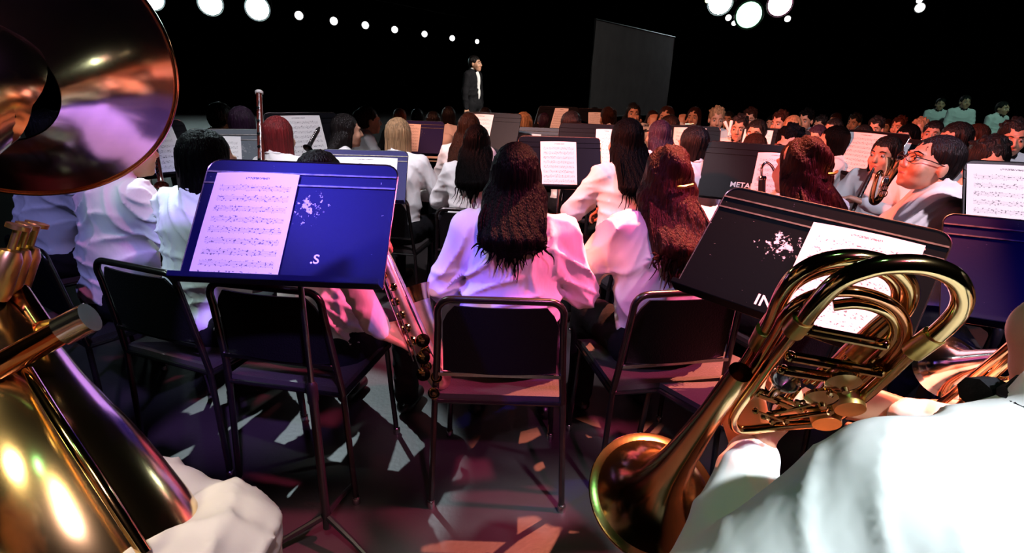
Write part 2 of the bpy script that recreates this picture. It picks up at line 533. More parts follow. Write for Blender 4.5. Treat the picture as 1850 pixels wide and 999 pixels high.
def surface_nets(D, lo, h):
    s = D < 0
    n = np.array(D.shape) - 1
    c = [s[i:n[0] + i, j:n[1] + j, k:n[2] + k] for i in (0, 1) for j in (0, 1) for k in (0, 1)]
    anyi = np.zeros(n, bool); alli = np.ones(n, bool)
    for q in c: anyi |= q; alli &= q
    act = anyi & ~alli
    idx = -np.ones(n, np.int64)
    I = np.argwhere(act)
    idx[act] = np.arange(len(I))
    acc = np.zeros((len(I), 3)); cnt = np.zeros(len(I))
    off = [(i, j, k) for i in (0, 1) for j in (0, 1) for k in (0, 1)]
    val = {o: D[I[:, 0] + o[0], I[:, 1] + o[1], I[:, 2] + o[2]] for o in off}
    for a in off:
        for x in range(3):
            if a[x] == 0:
                b = list(a); b[x] = 1; b = tuple(b)
                va, vb = val[a], val[b]
                m = (va < 0) != (vb < 0)
                t = np.where(m, va / np.where(m, va - vb, 1), 0)
                p = np.tile(np.array(a, float), (len(I), 1)); p[:, x] += t
                acc += p * m[:, None]; cnt += m
    V = (I + acc / np.maximum(cnt, 1)[:, None]) * h + lo
    F = []
    for x in range(3):
        y, z = (x + 1) % 3, (x + 2) % 3
        sl0 = [slice(None)] * 3; sl1 = [slice(None)] * 3
        sl0[x] = slice(0, -1); sl1[x] = slice(1, None)
        e = s[tuple(sl0)] != s[tuple(sl1)]
        E = np.argwhere(e)
        E = E[(E[:, y] > 0) & (E[:, z] > 0) & (E[:, y] < n[y]) & (E[:, z] < n[z])]
        ins = s[E[:, 0], E[:, 1], E[:, 2]]
        q = []
        for dy, dz in ((0, 0), (-1, 0), (-1, -1), (0, -1)):
            G = E.copy(); G[:, y] += dy; G[:, z] += dz
            q.append(idx[G[:, 0], G[:, 1], G[:, 2]])
        q = np.array(q).T
        q[~ins] = q[~ins][:, ::-1]
        F.append(q)
    F = np.concatenate(F)
    return V, F


def np_mesh(name, V, F, m, parent=None, extra=None):
    me = bpy.data.meshes.new(name)
    V = np.asarray(V); F = np.asarray(F)
    if extra:   # add an MB's geometry to the same mesh
        vv = V.tolist() + [list(p) for p in extra.v]
        ff = F.tolist() + [[i + len(V) for i in f] for f in extra.f]
        me.from_pydata(vv, [], ff)
    else:
        me.vertices.add(len(V)); me.vertices.foreach_set('co', V.ravel())
        me.loops.add(len(F) * 4); me.loops.foreach_set('vertex_index', F.ravel().astype(np.int32))
        me.polygons.add(len(F)); me.polygons.foreach_set('loop_start', np.arange(0, len(F) * 4, 4, dtype=np.int32))
        try: me.polygons.foreach_set('loop_total', np.full(len(F), 4, dtype=np.int32))
        except Exception: pass
        me.update(calc_edges=True); me.validate()
    me.polygons.foreach_set('use_smooth', [True] * len(me.polygons))
    return link(name, me, m, parent)


def folds(amp, seed=0, sc=1.0):
    """cloth wrinkles: a few crossing families of sharp, broken ridges"""
    r = random.Random(seed); ph = [r.uniform(0, 6.28) for _ in range(16)]

    def f(X, Y, Z):
        w1 = np.sin(8 * X + 6 * Z + ph[0]) + np.sin(10 * Z - 7 * Y + ph[1]) + np.sin(12 * Y + 5 * X + ph[6])
        w2 = np.sin(15 * X - 9 * Z + ph[8]) + np.sin(17 * Z + 11 * Y + ph[9])
        out = 0
        for i, (kx, ky, kz) in enumerate(((26, 6, 17), (-22, 5, 27), (8, 20, 36), (36, -14, 4))):
            ridge = (1 - np.abs(np.sin(sc * (X * kx + Y * ky + Z * kz) + 1.5 * w1 + .7 * w2 * (i % 2) + ph[2 + i]))) ** 2.2
            gate = np.clip(np.sin(6.5 * X * (1 + .3 * i) + 8 * Z + 7 * Y + ph[10 + i]) + .15, 0, 1)
            out = out + ridge * gate
        return -amp * 1.9 * (out - .25) + amp * .5 * np.sin(11 * X + 13 * Z + ph[7])
    return f


def rotm(yaw=0, pitch=0, roll=0):
    return np.array(Matrix.Rotation(yaw, 3, 'Z') @ Matrix.Rotation(pitch, 3, 'X') @ Matrix.Rotation(roll, 3, 'Y'))


def ik(sh, wr, l1, l2, pole):
    sh, wr, pole = map(lambda q: np.array(q, float), (sh, wr, pole))
    d = wr - sh; L = np.linalg.norm(d); u = d / max(L, 1e-6)
    if L > (l1 + l2) * .995:
        wr = sh + u * (l1 + l2) * .995; L = (l1 + l2) * .995
    a = (l1 * l1 - l2 * l2 + L * L) / (2 * L)
    h = math.sqrt(max(l1 * l1 - a * a, 0))
    p = pole - u * (pole @ u); p /= max(np.linalg.norm(p), 1e-6)
    return sh + u * a + p * h, wr


def hand_ops(S, wr, d, nrm, side, curl=0.9, s=1.0, fat=1.0, spread=.3):
    """palm, four fingers of unequal length and a thumb; d = direction of hand, nrm = back of the hand"""
    d = np.array(d, float); d /= np.linalg.norm(d)
    nrm = np.array(nrm, float); nrm -= d * (nrm @ d); nrm /= np.linalg.norm(nrm)
    lat = np.cross(d, nrm) * side      # towards the little finger
    wr = np.array(wr, float)
    for q in (-.026, -.009, .009, .026):
        S.cap(wr + d * .01 * s + lat * q * .7 * s, wr + d * .085 * s + lat * q * s, .015 * fat * s, .012 * fat * s, .008)
    lens = [.040, .044, .041, .032]
    for i, q in enumerate((-.030, -.010, .010, .029)):
        p = wr + d * .088 * s + lat * q * s
        ang = 0; dirn = d + lat * (q * spread * 8)
        dirn /= np.linalg.norm(dirn)
        L = lens[i] * s; r = .0092 * fat * s
        for j in range(3):
            ang += curl * (.75 if j == 0 else 1.0)
            v = dirn * math.cos(ang) - nrm * math.sin(ang)
            e = p + v * L * (1 - .25 * j)
            S.cap(p, e, r, r * .9, .003)
            p = e; r *= .9
    t0 = wr + d * .025 * s - lat * .026 * s
    t1 = t0 + (d * .5 - lat * .75 - nrm * .45) * .038 * s
    t2 = t1 + (d * .75 - lat * .25 - nrm * .5) * .034 * s
    t3 = t2 + (d * .8 + lat * .1 - nrm * .4) * .026 * s
    S.cap(t0, t1, .015 * s * fat, .012 * s * fat, .008); S.cap(t1, t2, .0115 * s * fat, .0105 * s * fat, .003); S.cap(t2, t3, .0105 * s * fat, .009 * s * fat, .003)


def make_person(label, pose=None, hair='long', hairm='hair_black', vox=.010, seated=True, shirt='shirt', bow=False,
                glasses=False, fold=.004, name='person', face_vox=None, jacket=False, fat=1.0, hair_len=.42, seed=0, face=True):
    """a figure in its own space, feet on z=0, facing +Y"""
    p = dict(lean=0.0, head=(0, 0, 0), wl=(-.09, .30, .80), wr=(.09, .30, .74), pl=(-1, -.3, -.6), pr=(1, -.3, -.6),
             hdl=None, hdr=None, curl=.8, side=0.0, handn=(0, 0, 1), knee_l=None, knee_r=None, hl=True, hr=True, el=None, er=None, hoff=(0, 0, 0))
    p.update(pose or {})
    root = thing(name, label, 'person')
    R_ = lambda v: np.array(v, float)
    if seated:
        pel = R_((0, 0, .55)); zoff = 0
    else:
        pel = R_((0, 0, .98)); zoff = .43
    ln = p['lean']; sd = p['side']
    def T(x, y, z):      # torso point: leans forward / sideways about the pelvis
        hh = z - .55
        return R_((x + sd * hh, y + ln * hh, z + zoff - .12 * (abs(ln) + abs(sd)) * hh))
    chest = T(0, 0, .88); nb = T(0, -.005, 1.035); hc = T(0, .035, 1.155) + R_(p['hoff'])
    shl, shr = T(-.165 * fat ** .5, 0, .995), T(.165 * fat ** .5, 0, .995)
    el, wl = ik(shl, p['wl'], .27, .25, p['pl']); er, wr = ik(shr, p['wr'], .27, .25, p['pr'])
    if p['el'] is not None: el, wl = R_(p['el']), R_(p['wl'])
    if p['er'] is not None: er, wr = R_(p['er']), R_(p['wr'])
    dl = R_(p['hdl']) if p['hdl'] is not None else (wl - el)
    dr = R_(p['hdr']) if p['hdr'] is not None else (wr - er)
    if seated:
        kl = R_(p['knee_l'] if p['knee_l'] is not None else (-.15, .40, .50)); kr = R_(p['knee_r'] if p['knee_r'] is not None else (.15, .40, .50))
        al, ar = kl + R_((-.01, -.03, -.41)), kr + R_((.01, -.03, -.41))
    else:
        kl, kr = R_((-.10, .02, .52)), R_((.10, .02, .52)); al, ar = R_((-.11, -.01, .09)), R_((.11, -.01, .09))
    hipl, hipr = pel + R_((-.09, 0, -.02)), pel + R_((.09, 0, -.02))
    HR = rotm(*p['head'])
    H = lambda x, y, z: hc + HR @ R_((x, y, z))

    # body: one continuous surface
    S = SDF(vox)
    S.ell(chest, (.135 * fat, .085 * fat, .14), .03); S.ell(T(0, 0, .70), (.13 * fat, .09 * fat, .15), .03); S.ell(pel, (.14 * fat, .10, .09), .03)
    S.cap(nb, H(0, -.02, -.03), .052, .050, .03)
    for sh, e_, w_, hip, kn, an in ((shl, el, wl, hipl, kl, al), (shr, er, wr, hipr, kr, ar)):
        S.cap(nb + R_((0, 0, -.05)), sh + (nb - sh) * .2 + R_((0, 0, -.03)), .036, .030, .02); S.cap(sh + (nb - sh) * .15 + R_((0, 0, -.025)), e_, .034 * fat, .032 * fat, .02); S.cap(e_, w_, .032 * fat, .026, .01)
        S.cap(hip, kn, .075, .052, .02); S.cap(kn, an, .048, .035, .02); S.cap(an + R_((0, 0, -.02)), an + R_((0, .11, -.05)), .03, .025, .02)
    hs = 1.0
    if p['hl']: hand_ops(S, wl, dl, p['handn'], -1, p['curl'], hs, 1.0 if vox < .009 else 1.15)
    if p['hr']: hand_ops(S, wr, dr, p['handn'], 1, p['curl'], hs, 1.0 if vox < .009 else 1.15)
    RR = HR
    S.ell(H(0, -.012, .035), (.073, .092, .083), .01, RR); S.ell(H(0, .028, -.025), (.060 * fat ** .3, .068, .085), .02, RR)
    S.ell(H(0, .045, -.078), (.042 * fat ** .6, .042, .036), .025, RR); S.ell(H(0, .076, -.100), (.018, .016, .016), .012, RR)
    for s_ in (-1, 1):
        S.ell(H(s_ * .036, .062, -.035), (.026 * fat ** .7, .028, .028 * fat ** .6), .015, RR)
        S.cap(H(s_ * .012, .092, .024), H(s_ * .040, .080, .022), .009, .008, .01)
        S.ell(H(s_ * .074, -.008, -.015), (.010, .019, .030), .008, RR)
        S.ell(H(s_ * .031, .106, .002), (.017, .018, .010), .008, RR, sub=True)
    S.cap(H(0, .094, .006), H(0, .112, -.030), .008, .012, .008)
    S.cap(H(-.010, .102, -.036), H(.010, .102, -.036), .009, .009, .006)
    S.cap(H(-.017, .088, -.061), H(.017, .088, -.061), .008, .008, .005); S.cap(H(-.014, .087, -.074), H(.014, .087, -.074), .009, .009, .005)
    V, F = S.mesh()
    body = np_mesh('body', V, F, M['skin'], root)
    if face:
        for s_ in (-1, 1):
            e = MB().sphere(H(s_ * .031, .0845, .001), .0115, 10).build('eye', M['eye'], body)
            MB().sphere(H(s_ * .031, .0925, .001), .0062, 8).build('iris', M['iris'], e)
            MB().tube([H(s_ * .014, .099, .024), H(s_ * .030, .096, .029), H(s_ * .047, .080, .023)], [.003, .0035, .002], 6).build('eyebrow', M[hairm], body)
        MB().tube([H(-.021, .092, -.066), H(-.007, .0985, -.0635), H(0, .0975, -.065), H(.007, .0985, -.0635), H(.021, .092, -.066)], [.002, .0048, .004, .0048, .002], 6).build('lips', M['lip'], body)

    # shirt
    S = SDF(vox)
    g = .016
    S.ell(T(0, -.005, .89), (.178 * fat, .112 * fat, .165), .05); S.ell(T(0, -.005, .71), (.172 * fat, .122 * fat, .17), .05); S.ell(T(0, 0, .57), (.165 * fat, .13 * fat, .10), .04)
    for sh, e_, w_ in ((shl, el, wl), (shr, er, wr)):
        S.cap(nb + R_((0, 0, -.018)), sh + (nb - sh) * .12 + R_((0, 0, -.012)), .052, .050, .05)
        S.cap(sh + R_((0, 0, -.012)), e_, .056 * fat, .054 * fat, .045)
        u_ = (w_ - e_); u_ /= np.linalg.norm(u_)
        S.cap(e_, w_ - u_ * .035, .052 * fat, .040, .02); S.cap(w_ - u_ * .03, w_ - u_ * .005, .037, .036, .004)
    S.cap(nb + R_((0, -.005, .0)), nb + R_((0, .004, .025)), .064, .060, .012)
    S.ell(nb + R_((0, .01, .07)), (.056, .056, .035), .004, sub=True)
    if not jacket and seated: S.clip((0, 0, .52 + zoff), (0, 0, -1))
    V, F = S.mesh(folds(fold, seed) if fold else None)
    sm = M['black_cloth'] if jacket else M[shirt]
    np_mesh('jacket' if jacket else 'shirt', V, F, sm, root)
    if jacket:
        S = SDF(vox * .7)
        S.ell(T(0, .045, .90), (.055, .085, .17), .02); S.ell(T(0, .04, .72), (.045, .095, .16), .02); S.cap(nb, nb + R_((0, .006, .035)), .062, .058, .01)
        V, F = S.mesh(); np_mesh('shirt', V, F, M['shirt'], root)
    # collar and bow tie
    c = MB(); ring = []
    for k in range(20):
        a = 2 * math.pi * k / 20
        ring.append(nb + R_((math.cos(a) * .062, math.sin(a) * .062 + .004, .018 + .012 * math.cos(a + math.pi / 2) + (.006 if math.sin(a) < 0 else 0))))
    c.tube(ring, .008, 8, closed=True)
    c.build('collar', M['black_cloth'] if jacket else M[shirt], root)
    if bow:
        b = MB()
        q = nb + R_((0, .078, .008))
        for s_ in (-1, 1):
            b.tube([q, q + R_((s_ * .018, .002, .003)), q + R_((s_ * .045, -.004, 0))], [.006, .012, .018], 8)
        b.tube([x + R_((0, 0, .012)) for x in ring], .0075, 6, closed=True)
        b.build('bow_tie', M['black_cloth'], root)
    # trousers and shoes
    S = SDF(max(vox, .011))
    S.ell(pel + R_((0, -.005, -.01)), (.172 * fat, .135, .105), .03)
    for hip, kn, an in ((hipl, kl, al), (hipr, kr, ar)):
        S.cap(hip, kn, .096 * fat, .070, .04); S.cap(kn, an, .068, .058, .02)
    if jacket: S.ell(T(0, 0, .62), (.15, .11, .12), .03)
    V, F = S.mesh(folds(.003, seed + 3)); np_mesh('trousers', V, F, M['black_cloth'], root)
    for an in (al, ar):
        S = SDF(.011); S.cap(an + R_((0, -.03, -.045)), an + R_((0, .12, -.052)), .040, .036, .02); S.clip((0, 0, .002), (0, 0, -1))
        V, F = S.mesh(); np_mesh('shoe', V, F, M['shoe'], root)

    # hair
    if hair:
        S = SDF(max(min(vox, .008), .006)); hk = .02; rnd = random.Random(seed + 11); ex = MB()
        S.ell(H(0, -.018, .040), (.080, .096, .088), .01, RR)
        if hair in ('short', 'messy'):
            S.ell(H(0, -.045, -.005), (.075, .062, .070), .02, RR)
        if hair in ('bob', 'long', 'wavy'):
            S.ell(H(0, -.035, -.02), (.082, .078, .11), .03, RR)
            for s_ in (-1, 1): S.cap(H(s_ * .056, -.005, .02), H(s_ * .064, -.01, -.105), .028, .022, .02)
            S.ell(H(0, -.055, -.10), (.080, .050, .07), .03, RR)
        if hair in ('long', 'wavy'):
            base = H(0, -.05, -.05); dn = T(0, -.145, 1.155 - hair_len); dn2 = T(0, -.140, 1.155 - hair_len * .62)
            wv = .03 if hair == 'wavy' else .012
            nl = 7
            for i in range(nl):
                a = (i - (nl - 1) / 2) / ((nl - 1) / 2)
                top = H(a * .07, -.05 - .02 * (1 - abs(a)), -.05)
                mid = dn2 + R_((a * .080, .02 * abs(a), 0)); end = dn + R_((a * .070 + rnd.uniform(-1, 1) * wv, .012 * abs(a), rnd.uniform(-.01, .03) + .11 * abs(a)))
                S.cap(top, mid, .040, .032, .03); S.cap(mid, end, .030, .003, .015)
            for i in range(54 if vox < .009 else 22):
                a = rnd.uniform(-1, 1)
                top = H(a * .075, -.065, -.03); mid = dn2 + R_((a * .105, .01 * abs(a) - .006, 0)); end = dn + R_((a * .125 + rnd.uniform(-1, 1) * .025, rnd.uniform(-.01, .02), rnd.uniform(-.05, .06) + .09 * abs(a)))
                pts = [top, (top + mid) / 2 + R_((a * .02, -.025, 0)), mid]
                for q in (.33, .66, 1):
                    pts.append(mid + (end - mid) * q + R_((math.sin(q * 9 + i) * wv * .5, math.cos(q * 7 + i) * wv * .3, 0)))
                pts = catmull(pts, 3); m_ = len(pts)
                ex.tube(pts, [.0055 * (1 - .85 * (j / (m_ - 1)) ** 2) for j in range(m_)], 5)
        if hair == 'bun': S.ell(H(0, -.10, .045), (.042, .038, .042), .008, RR); S.ell(H(0, -.045, -.01), (.076, .062, .075), .02, RR)
        if hair == 'pony':
            S.ell(H(0, -.045, -.01), (.076, .062, .075), .02, RR); q0 = H(0, -.115, .02); q1 = T(0, -.13, 1.02); q2 = T(.01, -.14, .86)
            S.cap(q0, q1, .028, .034, .01); S.cap(q1, q2, .032, .010, .01)
        # the face stays free
        fr = .100 if hair in ('short', 'messy', 'bun', 'pony') else .098
        S.ell(H(0, .095, -.045), (.066, .085, .094), .008, RR, sub=True)
        if hair in ('short', 'messy', 'bun', 'pony'):
            for s_ in (-1, 1): S.ell(H(s_ * .085, .015, -.045), (.030, .045, .048), .006, RR, sub=True)
        if hair == 'messy':
            for i in range(26):
                a = rnd.uniform(0, 6.28); b = rnd.uniform(.1, 1.2)
                o_ = R_((math.cos(a) * math.sin(b) * .08, math.sin(a) * math.sin(b) * .09 - .02, math.cos(b) * .088 + .042))
                if o_[1] > .05: continue
                S.cap(H(*o_), H(*(o_ * 1.14 + R_((rnd.uniform(-.01, .01), 0, -.008)))), .014, .006, .01)
        hcx = hc.copy()

        def hd(X, Y, Z):
            an = np.arctan2(X - hcx[0], -(Y - hcx[1]) + .02)
            return -.0022 * np.sin(an * 38 + 3 * np.sin(Z * 25)) - .0016 * np.sin(an * 71 + Z * 18) + (.006 * np.sin(Z * 45 + an * 5) if hair == 'wavy' else 0 * Z)
        V, F = S.mesh(hd)
        np_mesh('hair', V, F, M[hairm], root, ex if ex.v else None)
        if hair == 'pony': 
            q0 = H(0, -.112, .018); MB().tube([q0 + R_((math.cos(k) * .028, -.002, math.sin(k) * .028)) for k in np.linspace(0, 6.28, 12)], .005, 6).build('hair_tie', M['black_cloth'], root)
        if hair == 'wavy':
            MB().tube(catmull([H(.0, -.128, -.005), H(.025, -.134, -.002), H(.06, -.118, .004)], 4), .006, 6).build('hair_clip', M['satin_brass'], root)
    if glasses:
        gl = MB()
        for s_ in (-1, 1):
            gl.tube([H(s_ * .033 + math.cos(k) * .023, .112 - .004 * math.cos(k) * s_, .0 + math.sin(k) * .018) for k in np.linspace(0, 2 * math.pi, 18)[:-1]], .0018, 6, closed=True)
            gl.tube([H(s_ * .056, .108, .004), H(s_ * .075, .06, .006), H(s_ * .080, -.01, .002)], .002, 6)
        gl.tube([H(-.010, .113, .003), H(0, .116, .006), H(.010, .113, .003)], .0018, 6)
        gl.build('glasses', M['ebony'], root)
    root['_top'] = float(H(0, -.02, .132)[2])
    return root, dict(wl=wl, wr=wr, hc=hc)


# ------------------------------------------------------------------ the hall
def struct(name, mb, m):
    o = mb.build(name, m, smooth=False); o['kind'] = 'structure'; return o


X1, X2, Y1, Y2, ZC = -24, 24, -8, 42, 9.5
struct('floor', MB().box(((X1 + X2) / 2, (Y1 + Y2) / 2, -.1), (X2 - X1, Y2 - Y1, .2)), M['floor'])
struct('ceiling', MB().box(((X1 + X2) / 2, (Y1 + Y2) / 2, ZC + .1), (X2 - X1, Y2 - Y1, .2)), M['ceiling'])


def drape(a, b, n):
    """a pleated black drape wall from a to b"""
    a, b = Vector(a), Vector(b); d = (b - a); t = d.normalized(); nm = Vector((-t.y, t.x, 0)); vs = []; fs = []
    k = n * 8
    for i in range(k + 1):
        p = a + d * (i / k) + nm * (.09 * math.sin(i / 8 * 2 * math.pi))
        vs += [p + nm * .12, p + nm * .12 + Vector((0, 0, ZC)), p - nm * .12, p - nm * .12 + Vector((0, 0, ZC))]
    for i in range(k):
        q = i * 4
        fs += [(q, q + 4, q + 5, q + 1), (q + 2, q + 3, q + 7, q + 6), (q + 1, q + 5, q + 7, q + 3), (q, q + 2, q + 6, q + 4)]
    fs += [(0, 1, 3, 2), (k * 4, k * 4 + 2, k * 4 + 3, k * 4 + 1)]
    return MB().add(vs, fs)


struct('wall_back', drape((X1, Y2, 0), (X2, Y2, 0), 60), M['wall'])
struct('wall_left', drape((X1, Y1, 0), (X1, Y2, 0), 50), M['wall'])
struct('wall_right', drape((X2, Y1, 0), (X2, Y2, 0), 50), M['wall'])
struct('wall_front', drape((X1, Y1, 0), (X2, Y1, 0), 60), M['wall'])

# ------------------------------------------------------------------ chairs
def make_chair(label):
    t = thing('band_chair', label, 'chair')
    tb = MB()
    pts = [(-.208, -.195, .43), (-.200, -.205, .52), (-.188, -.232, .72)]
    for k in range(7):
        a = math.pi - k / 6 * math.pi / 2
        pts.append((-.143 + .045 * math.cos(a), -.238 - .004 * k / 6, .755 + .045 * math.sin(a)))
    pts += [(-x, y, z) for x, y, z in pts[::-1]]
    tb.tube(pts, .0115, 10); tb.build('back_frame', M['frame'], t)
    sh = MB(); n = 10; vs = []; fs = []
    for s, off in ((0, 0), (1, .007)):
        for i in range(n + 1):
            for j in range(9):
                z = .545 + .235 * j / 8
                wd = .178 - .006 * j / 8
                if j >= 7: wd -= (.012, .035)[j - 7]
                x = (i / n * 2 - 1) * wd
                y = -.205 - .030 * (z - .52) / .25 - .022 * (1 - (x / .18) ** 2) * (1) + off
                vs.append((x, y, z))
    m_ = (n + 1) * 9
    for i in range(n):
        for j in range(8):
            a = i * 9 + j
            fs += [(a, a + 9, a + 10, a + 1), (m_ + a, m_ + a + 1, m_ + a + 10, m_ + a + 9)]
    for i in range(n):
        a = i * 9; fs += [(a, m_ + a, m_ + a + 9, a + 9), (a + 8, a + 17, m_ + a + 17, m_ + a + 8)]
    for j in range(8):
        fs += [(j, j + 1, m_ + j + 1, m_ + j), (n * 9 + j, m_ + n * 9 + j, m_ + n * 9 + j + 1, n * 9 + j + 1)]
    sh.add(vs, fs); sh.build('backrest', M['chair_black'], t)
    MB().box((0, -.216, .537), (.385, .008, .012)).build('lower_rail', M['chrome'], t)
    st = MB(); vs = []; fs = []; nx, ny = 8, 10
    for s in (0, 1):
        for i in range(nx + 1):
            for j in range(ny + 1):
                x = (i / nx * 2 - 1) * .203; y = -.195 + .40 * j / ny
                z = .452 - .012 * (1 - (x / .2) ** 2) * math.sin(math.pi * j / ny) - (.02 * max(0, (j - 8) / 2) ** 2)
                vs.append((x, y, z - .018 * s))
    m_ = (nx + 1) * (ny + 1); W = ny + 1
    for i in range(nx):
        for j in range(ny):
            a = i * W + j; fs += [(a, a + W, a + W + 1, a + 1), (m_ + a, m_ + a + 1, m_ + a + W + 1, m_ + a + W)]
    for i in range(nx):
        a = i * W; fs += [(a, m_ + a, m_ + a + W, a + W), (a + ny, a + ny + W, m_ + a + ny + W, m_ + a + ny)]
    for j in range(ny):
        fs += [(j, j + 1, m_ + j + 1, m_ + j), (nx * W + j, m_ + nx * W + j, m_ + nx * W + j + 1, nx * W + j + 1)]
    st.add(vs, fs); st.build('seat', M['seat'], t)
    fr = MB()
    for s in (-1, 1): fr.tube([(s * .208, -.195, .425), (s * .208, .18, .425)], .010, 8)
    fr.tube([(-.208, .17, .42), (.208, .17, .42)], .009, 8); fr.tube([(-.21, -.195, .425), (.21, -.195, .425)], .009, 8)
    fr.build('seat_frame', M['frame'], t)
    for s in (-1, 1):
        l = MB().tube([(s * .208, -.195, .43), (s * .218, -.20, .22), (s * .228, -.205, .012)], .0105, 8).build('leg', M['frame'], t)
        MB().lathe([(.0145, 0), (.0145, .026), (.011, .030)], (s * .228, -.205, 0), (0, 0, 1), 10, True).build('foot_cap', M['chrome'], l)
        l = MB().tube([(s * .200, .17, .43), (s * .205, .185, .22), (s * .212, .20, .012)], .0105, 8).build('leg', M['frame'], t)
        MB().lathe([(.0145, 0), (.0145, .026), (.011, .030)], (s * .212, .20, 0), (0, 0, 1), 10, True).build('foot_cap', M['chrome'], l)
    return t


CHAIR = make_chair('black chair with brown-lit seat in the centre foreground')
CHAIR['group'] = 'black band chairs'
CHAIR.location = (-.03, 1.672, 0)


def chair(x, y, rz, label, s=1.0):
    return dup(CHAIR, (x, y, 0), math.radians(rz), s, label, 'chair', 'black band chairs')


# ------------------------------------------------------------------ music stands and sheet music
def xf(Rm, o, p): return o + Rm @ Vector(p)


def stand(cen, xa, nrm, label, m='desk', tilt=None, width=.508, text=None):
    xa = Vector(xa).normalized(); nrm = Vector(nrm); nrm = (nrm - xa * nrm.dot(xa)).normalized(); ya = nrm.cross(xa)
    Rm = Matrix((xa, ya, nrm)).transposed(); cen = Vector(cen)
    piv = cen - nrm * .03 - ya * .03
    base = Vector((piv.x, piv.y, 0))
    t = thing('music_stand', label, 'music stand', base, 0, 'metal music stands')
    o = cen - base
    hw, hh, rr = width / 2, .1715, .035
    poly = [(-hw, -hh), (hw, -hh)]
    for k in range(6):
        a = k / 5 * math.pi / 2; poly.append((hw - rr + rr * math.cos(a), hh - rr + rr * math.sin(a)))
    for k in range(6):
        a = math.pi / 2 + k / 5 * math.pi / 2; poly.append((-hw + rr + rr * math.cos(a), hh - rr + rr * math.sin(a)))
    # desk mesh keeps its own axes so that its scuffs sit on its face
    d = MB().prism(poly, .0025, Matrix.Identity(3), (0, 0, 0)).build('desk', M[m], t, smooth=False)
    d.matrix_local = Matrix.Translation(o) @ Rm.to_4x4()
    rim = [(p[0], p[1], .001) for p in poly]
    MB().tube(rim, .0022, 5, closed=True).build('rim', M['chrome'], d)
    MB().box((0, .134, .0025), (width - .004, .0045, .004)).box((0, .101, .0025), (width - .004, .0045, .004)).build('ridge', M['ridge'] if m != 'desk_plain' else M['desk_plain'], d)
    MB().box((0, -hh, .022), (width, .0025, .046)).box((0, -hh + .006, .0455), (width, .012, .0025)).build('shelf', M[m], d, smooth=False)
    if text:
        cu = bpy.data.curves.new('stencil', 'FONT'); cu.body = text[0]; cu.size = text[3]; cu.extrude = .0003; cu.align_x = 'CENTER'; cu.offset = .0006
        ob = bpy.data.objects.new('stencil_tmp', cu); C.objects.link(ob)
        dg = bpy.context.evaluated_depsgraph_get(); me = bpy.data.meshes.new_from_object(ob.evaluated_get(dg))
        bpy.data.objects.remove(ob)
        s = link('stencil', me, None, d); me.materials.clear(); me.materials.append(M['white']); s.location = (text[1], text[2], .002)
    q = piv - base
    MB().tube([q, q - Vector((0, 0, .10)), Vector((0, 0, .48))], .008, 10).build('pole', M['chrome'], t)
    MB().lathe([(.013, 0), (.013, .46), (.016, .47), (.016, .52), (.010, .53)], (0, 0, .05), (0, 0, 1), 12, True).build('lower_tube', M['ebony'], t)
    MB().box(q + nrm * .014, (.05, .05, .012), Rm).build('desk_bracket', M['ebony'], t)
    a0 = math.atan2(nrm.y, nrm.x)
    for k in range(3):
        a = a0 + math.radians(60 + 120 * k); dx, dy = math.cos(a), math.sin(a)
        MB().tube([(dx * .012, dy * .012, .095), (dx * .12, dy * .12, .060), (dx * .22, dy * .22, .018), (dx * .25, dy * .25, .010)], [.011, .009, .008, .008], 8).build('leg', M['ebony'], t)
    return t, cen, Rm


def sheet(st, x0, x1, y0, y1, label, bend=.004, m='music', skew=0, group=None, yaw=0):
    """a sheet of music lying on the stand's desk"""
    _, cen, Rm = st
    c2 = xf(Rm, cen, ((x0 + x1) / 2, (y0 + y1) / 2, .0045))
    w_, h_ = (x1 - x0), (y1 - y0); n = 8; k = 6; vs = []; fs = []
    for s in (0, 1):
        for i in range(n + 1):
            for j in range(k + 1):
                u, v = i / n, j / k
                vs.append(((u - .5) * w_ + skew * (v - .5), (v - .5) * h_, .001 + bend * math.sin(u * math.pi) * (.4 + v) + .0015 * math.sin(v * 5 + u * 3) * v + .0007 * (1 - s)))
    m_ = (n + 1) * (k + 1); W = k + 1
    for i in range(n):
        for j in range(k):
            a = i * W + j; fs += [(a, a + W, a + W + 1, a + 1), (m_ + a, m_ + a + 1, m_ + a + W + 1, m_ + a + W)]
    for i in range(n):
        a = i * W; fs += [(a, m_ + a, m_ + a + W, a + W), (a + k, a + k + W, m_ + a + k + W, m_ + a + k)]
    for j in range(k):
        fs += [(j, j + 1, m_ + j + 1, m_ + j), (n * W + j, m_ + n * W + j, m_ + n * W + j + 1, n * W + j + 1)]
    o = MB().add(vs, fs).build('sheet_music', M[m])
    me = o.data; uv = me.uv_layers.new(name='UV')
    for lp in me.loops:
        i = lp.vertex_index % m_; uv.data[lp.index].uv = ((i // W) / n, (i % W) / k)
    o.matrix_world = Matrix.Translation(c2) @ (Rm @ Matrix.Rotation(yaw, 3, 'Z')).to_4x4()
    return tag(o, label, 'sheet music', group or 'sheet music on the stands')


def stand_at(u, v, d, yaw, tilt, label, **k):
    a = math.radians(yaw); t = math.radians(tilt)
    xa = Vector((math.cos(a), math.sin(a), 0)); n = Vector((math.sin(a) * math.sin(t), -math.cos(a) * math.sin(t), math.cos(t)))
    return stand(P(u, v, d), xa, n, label, **k)


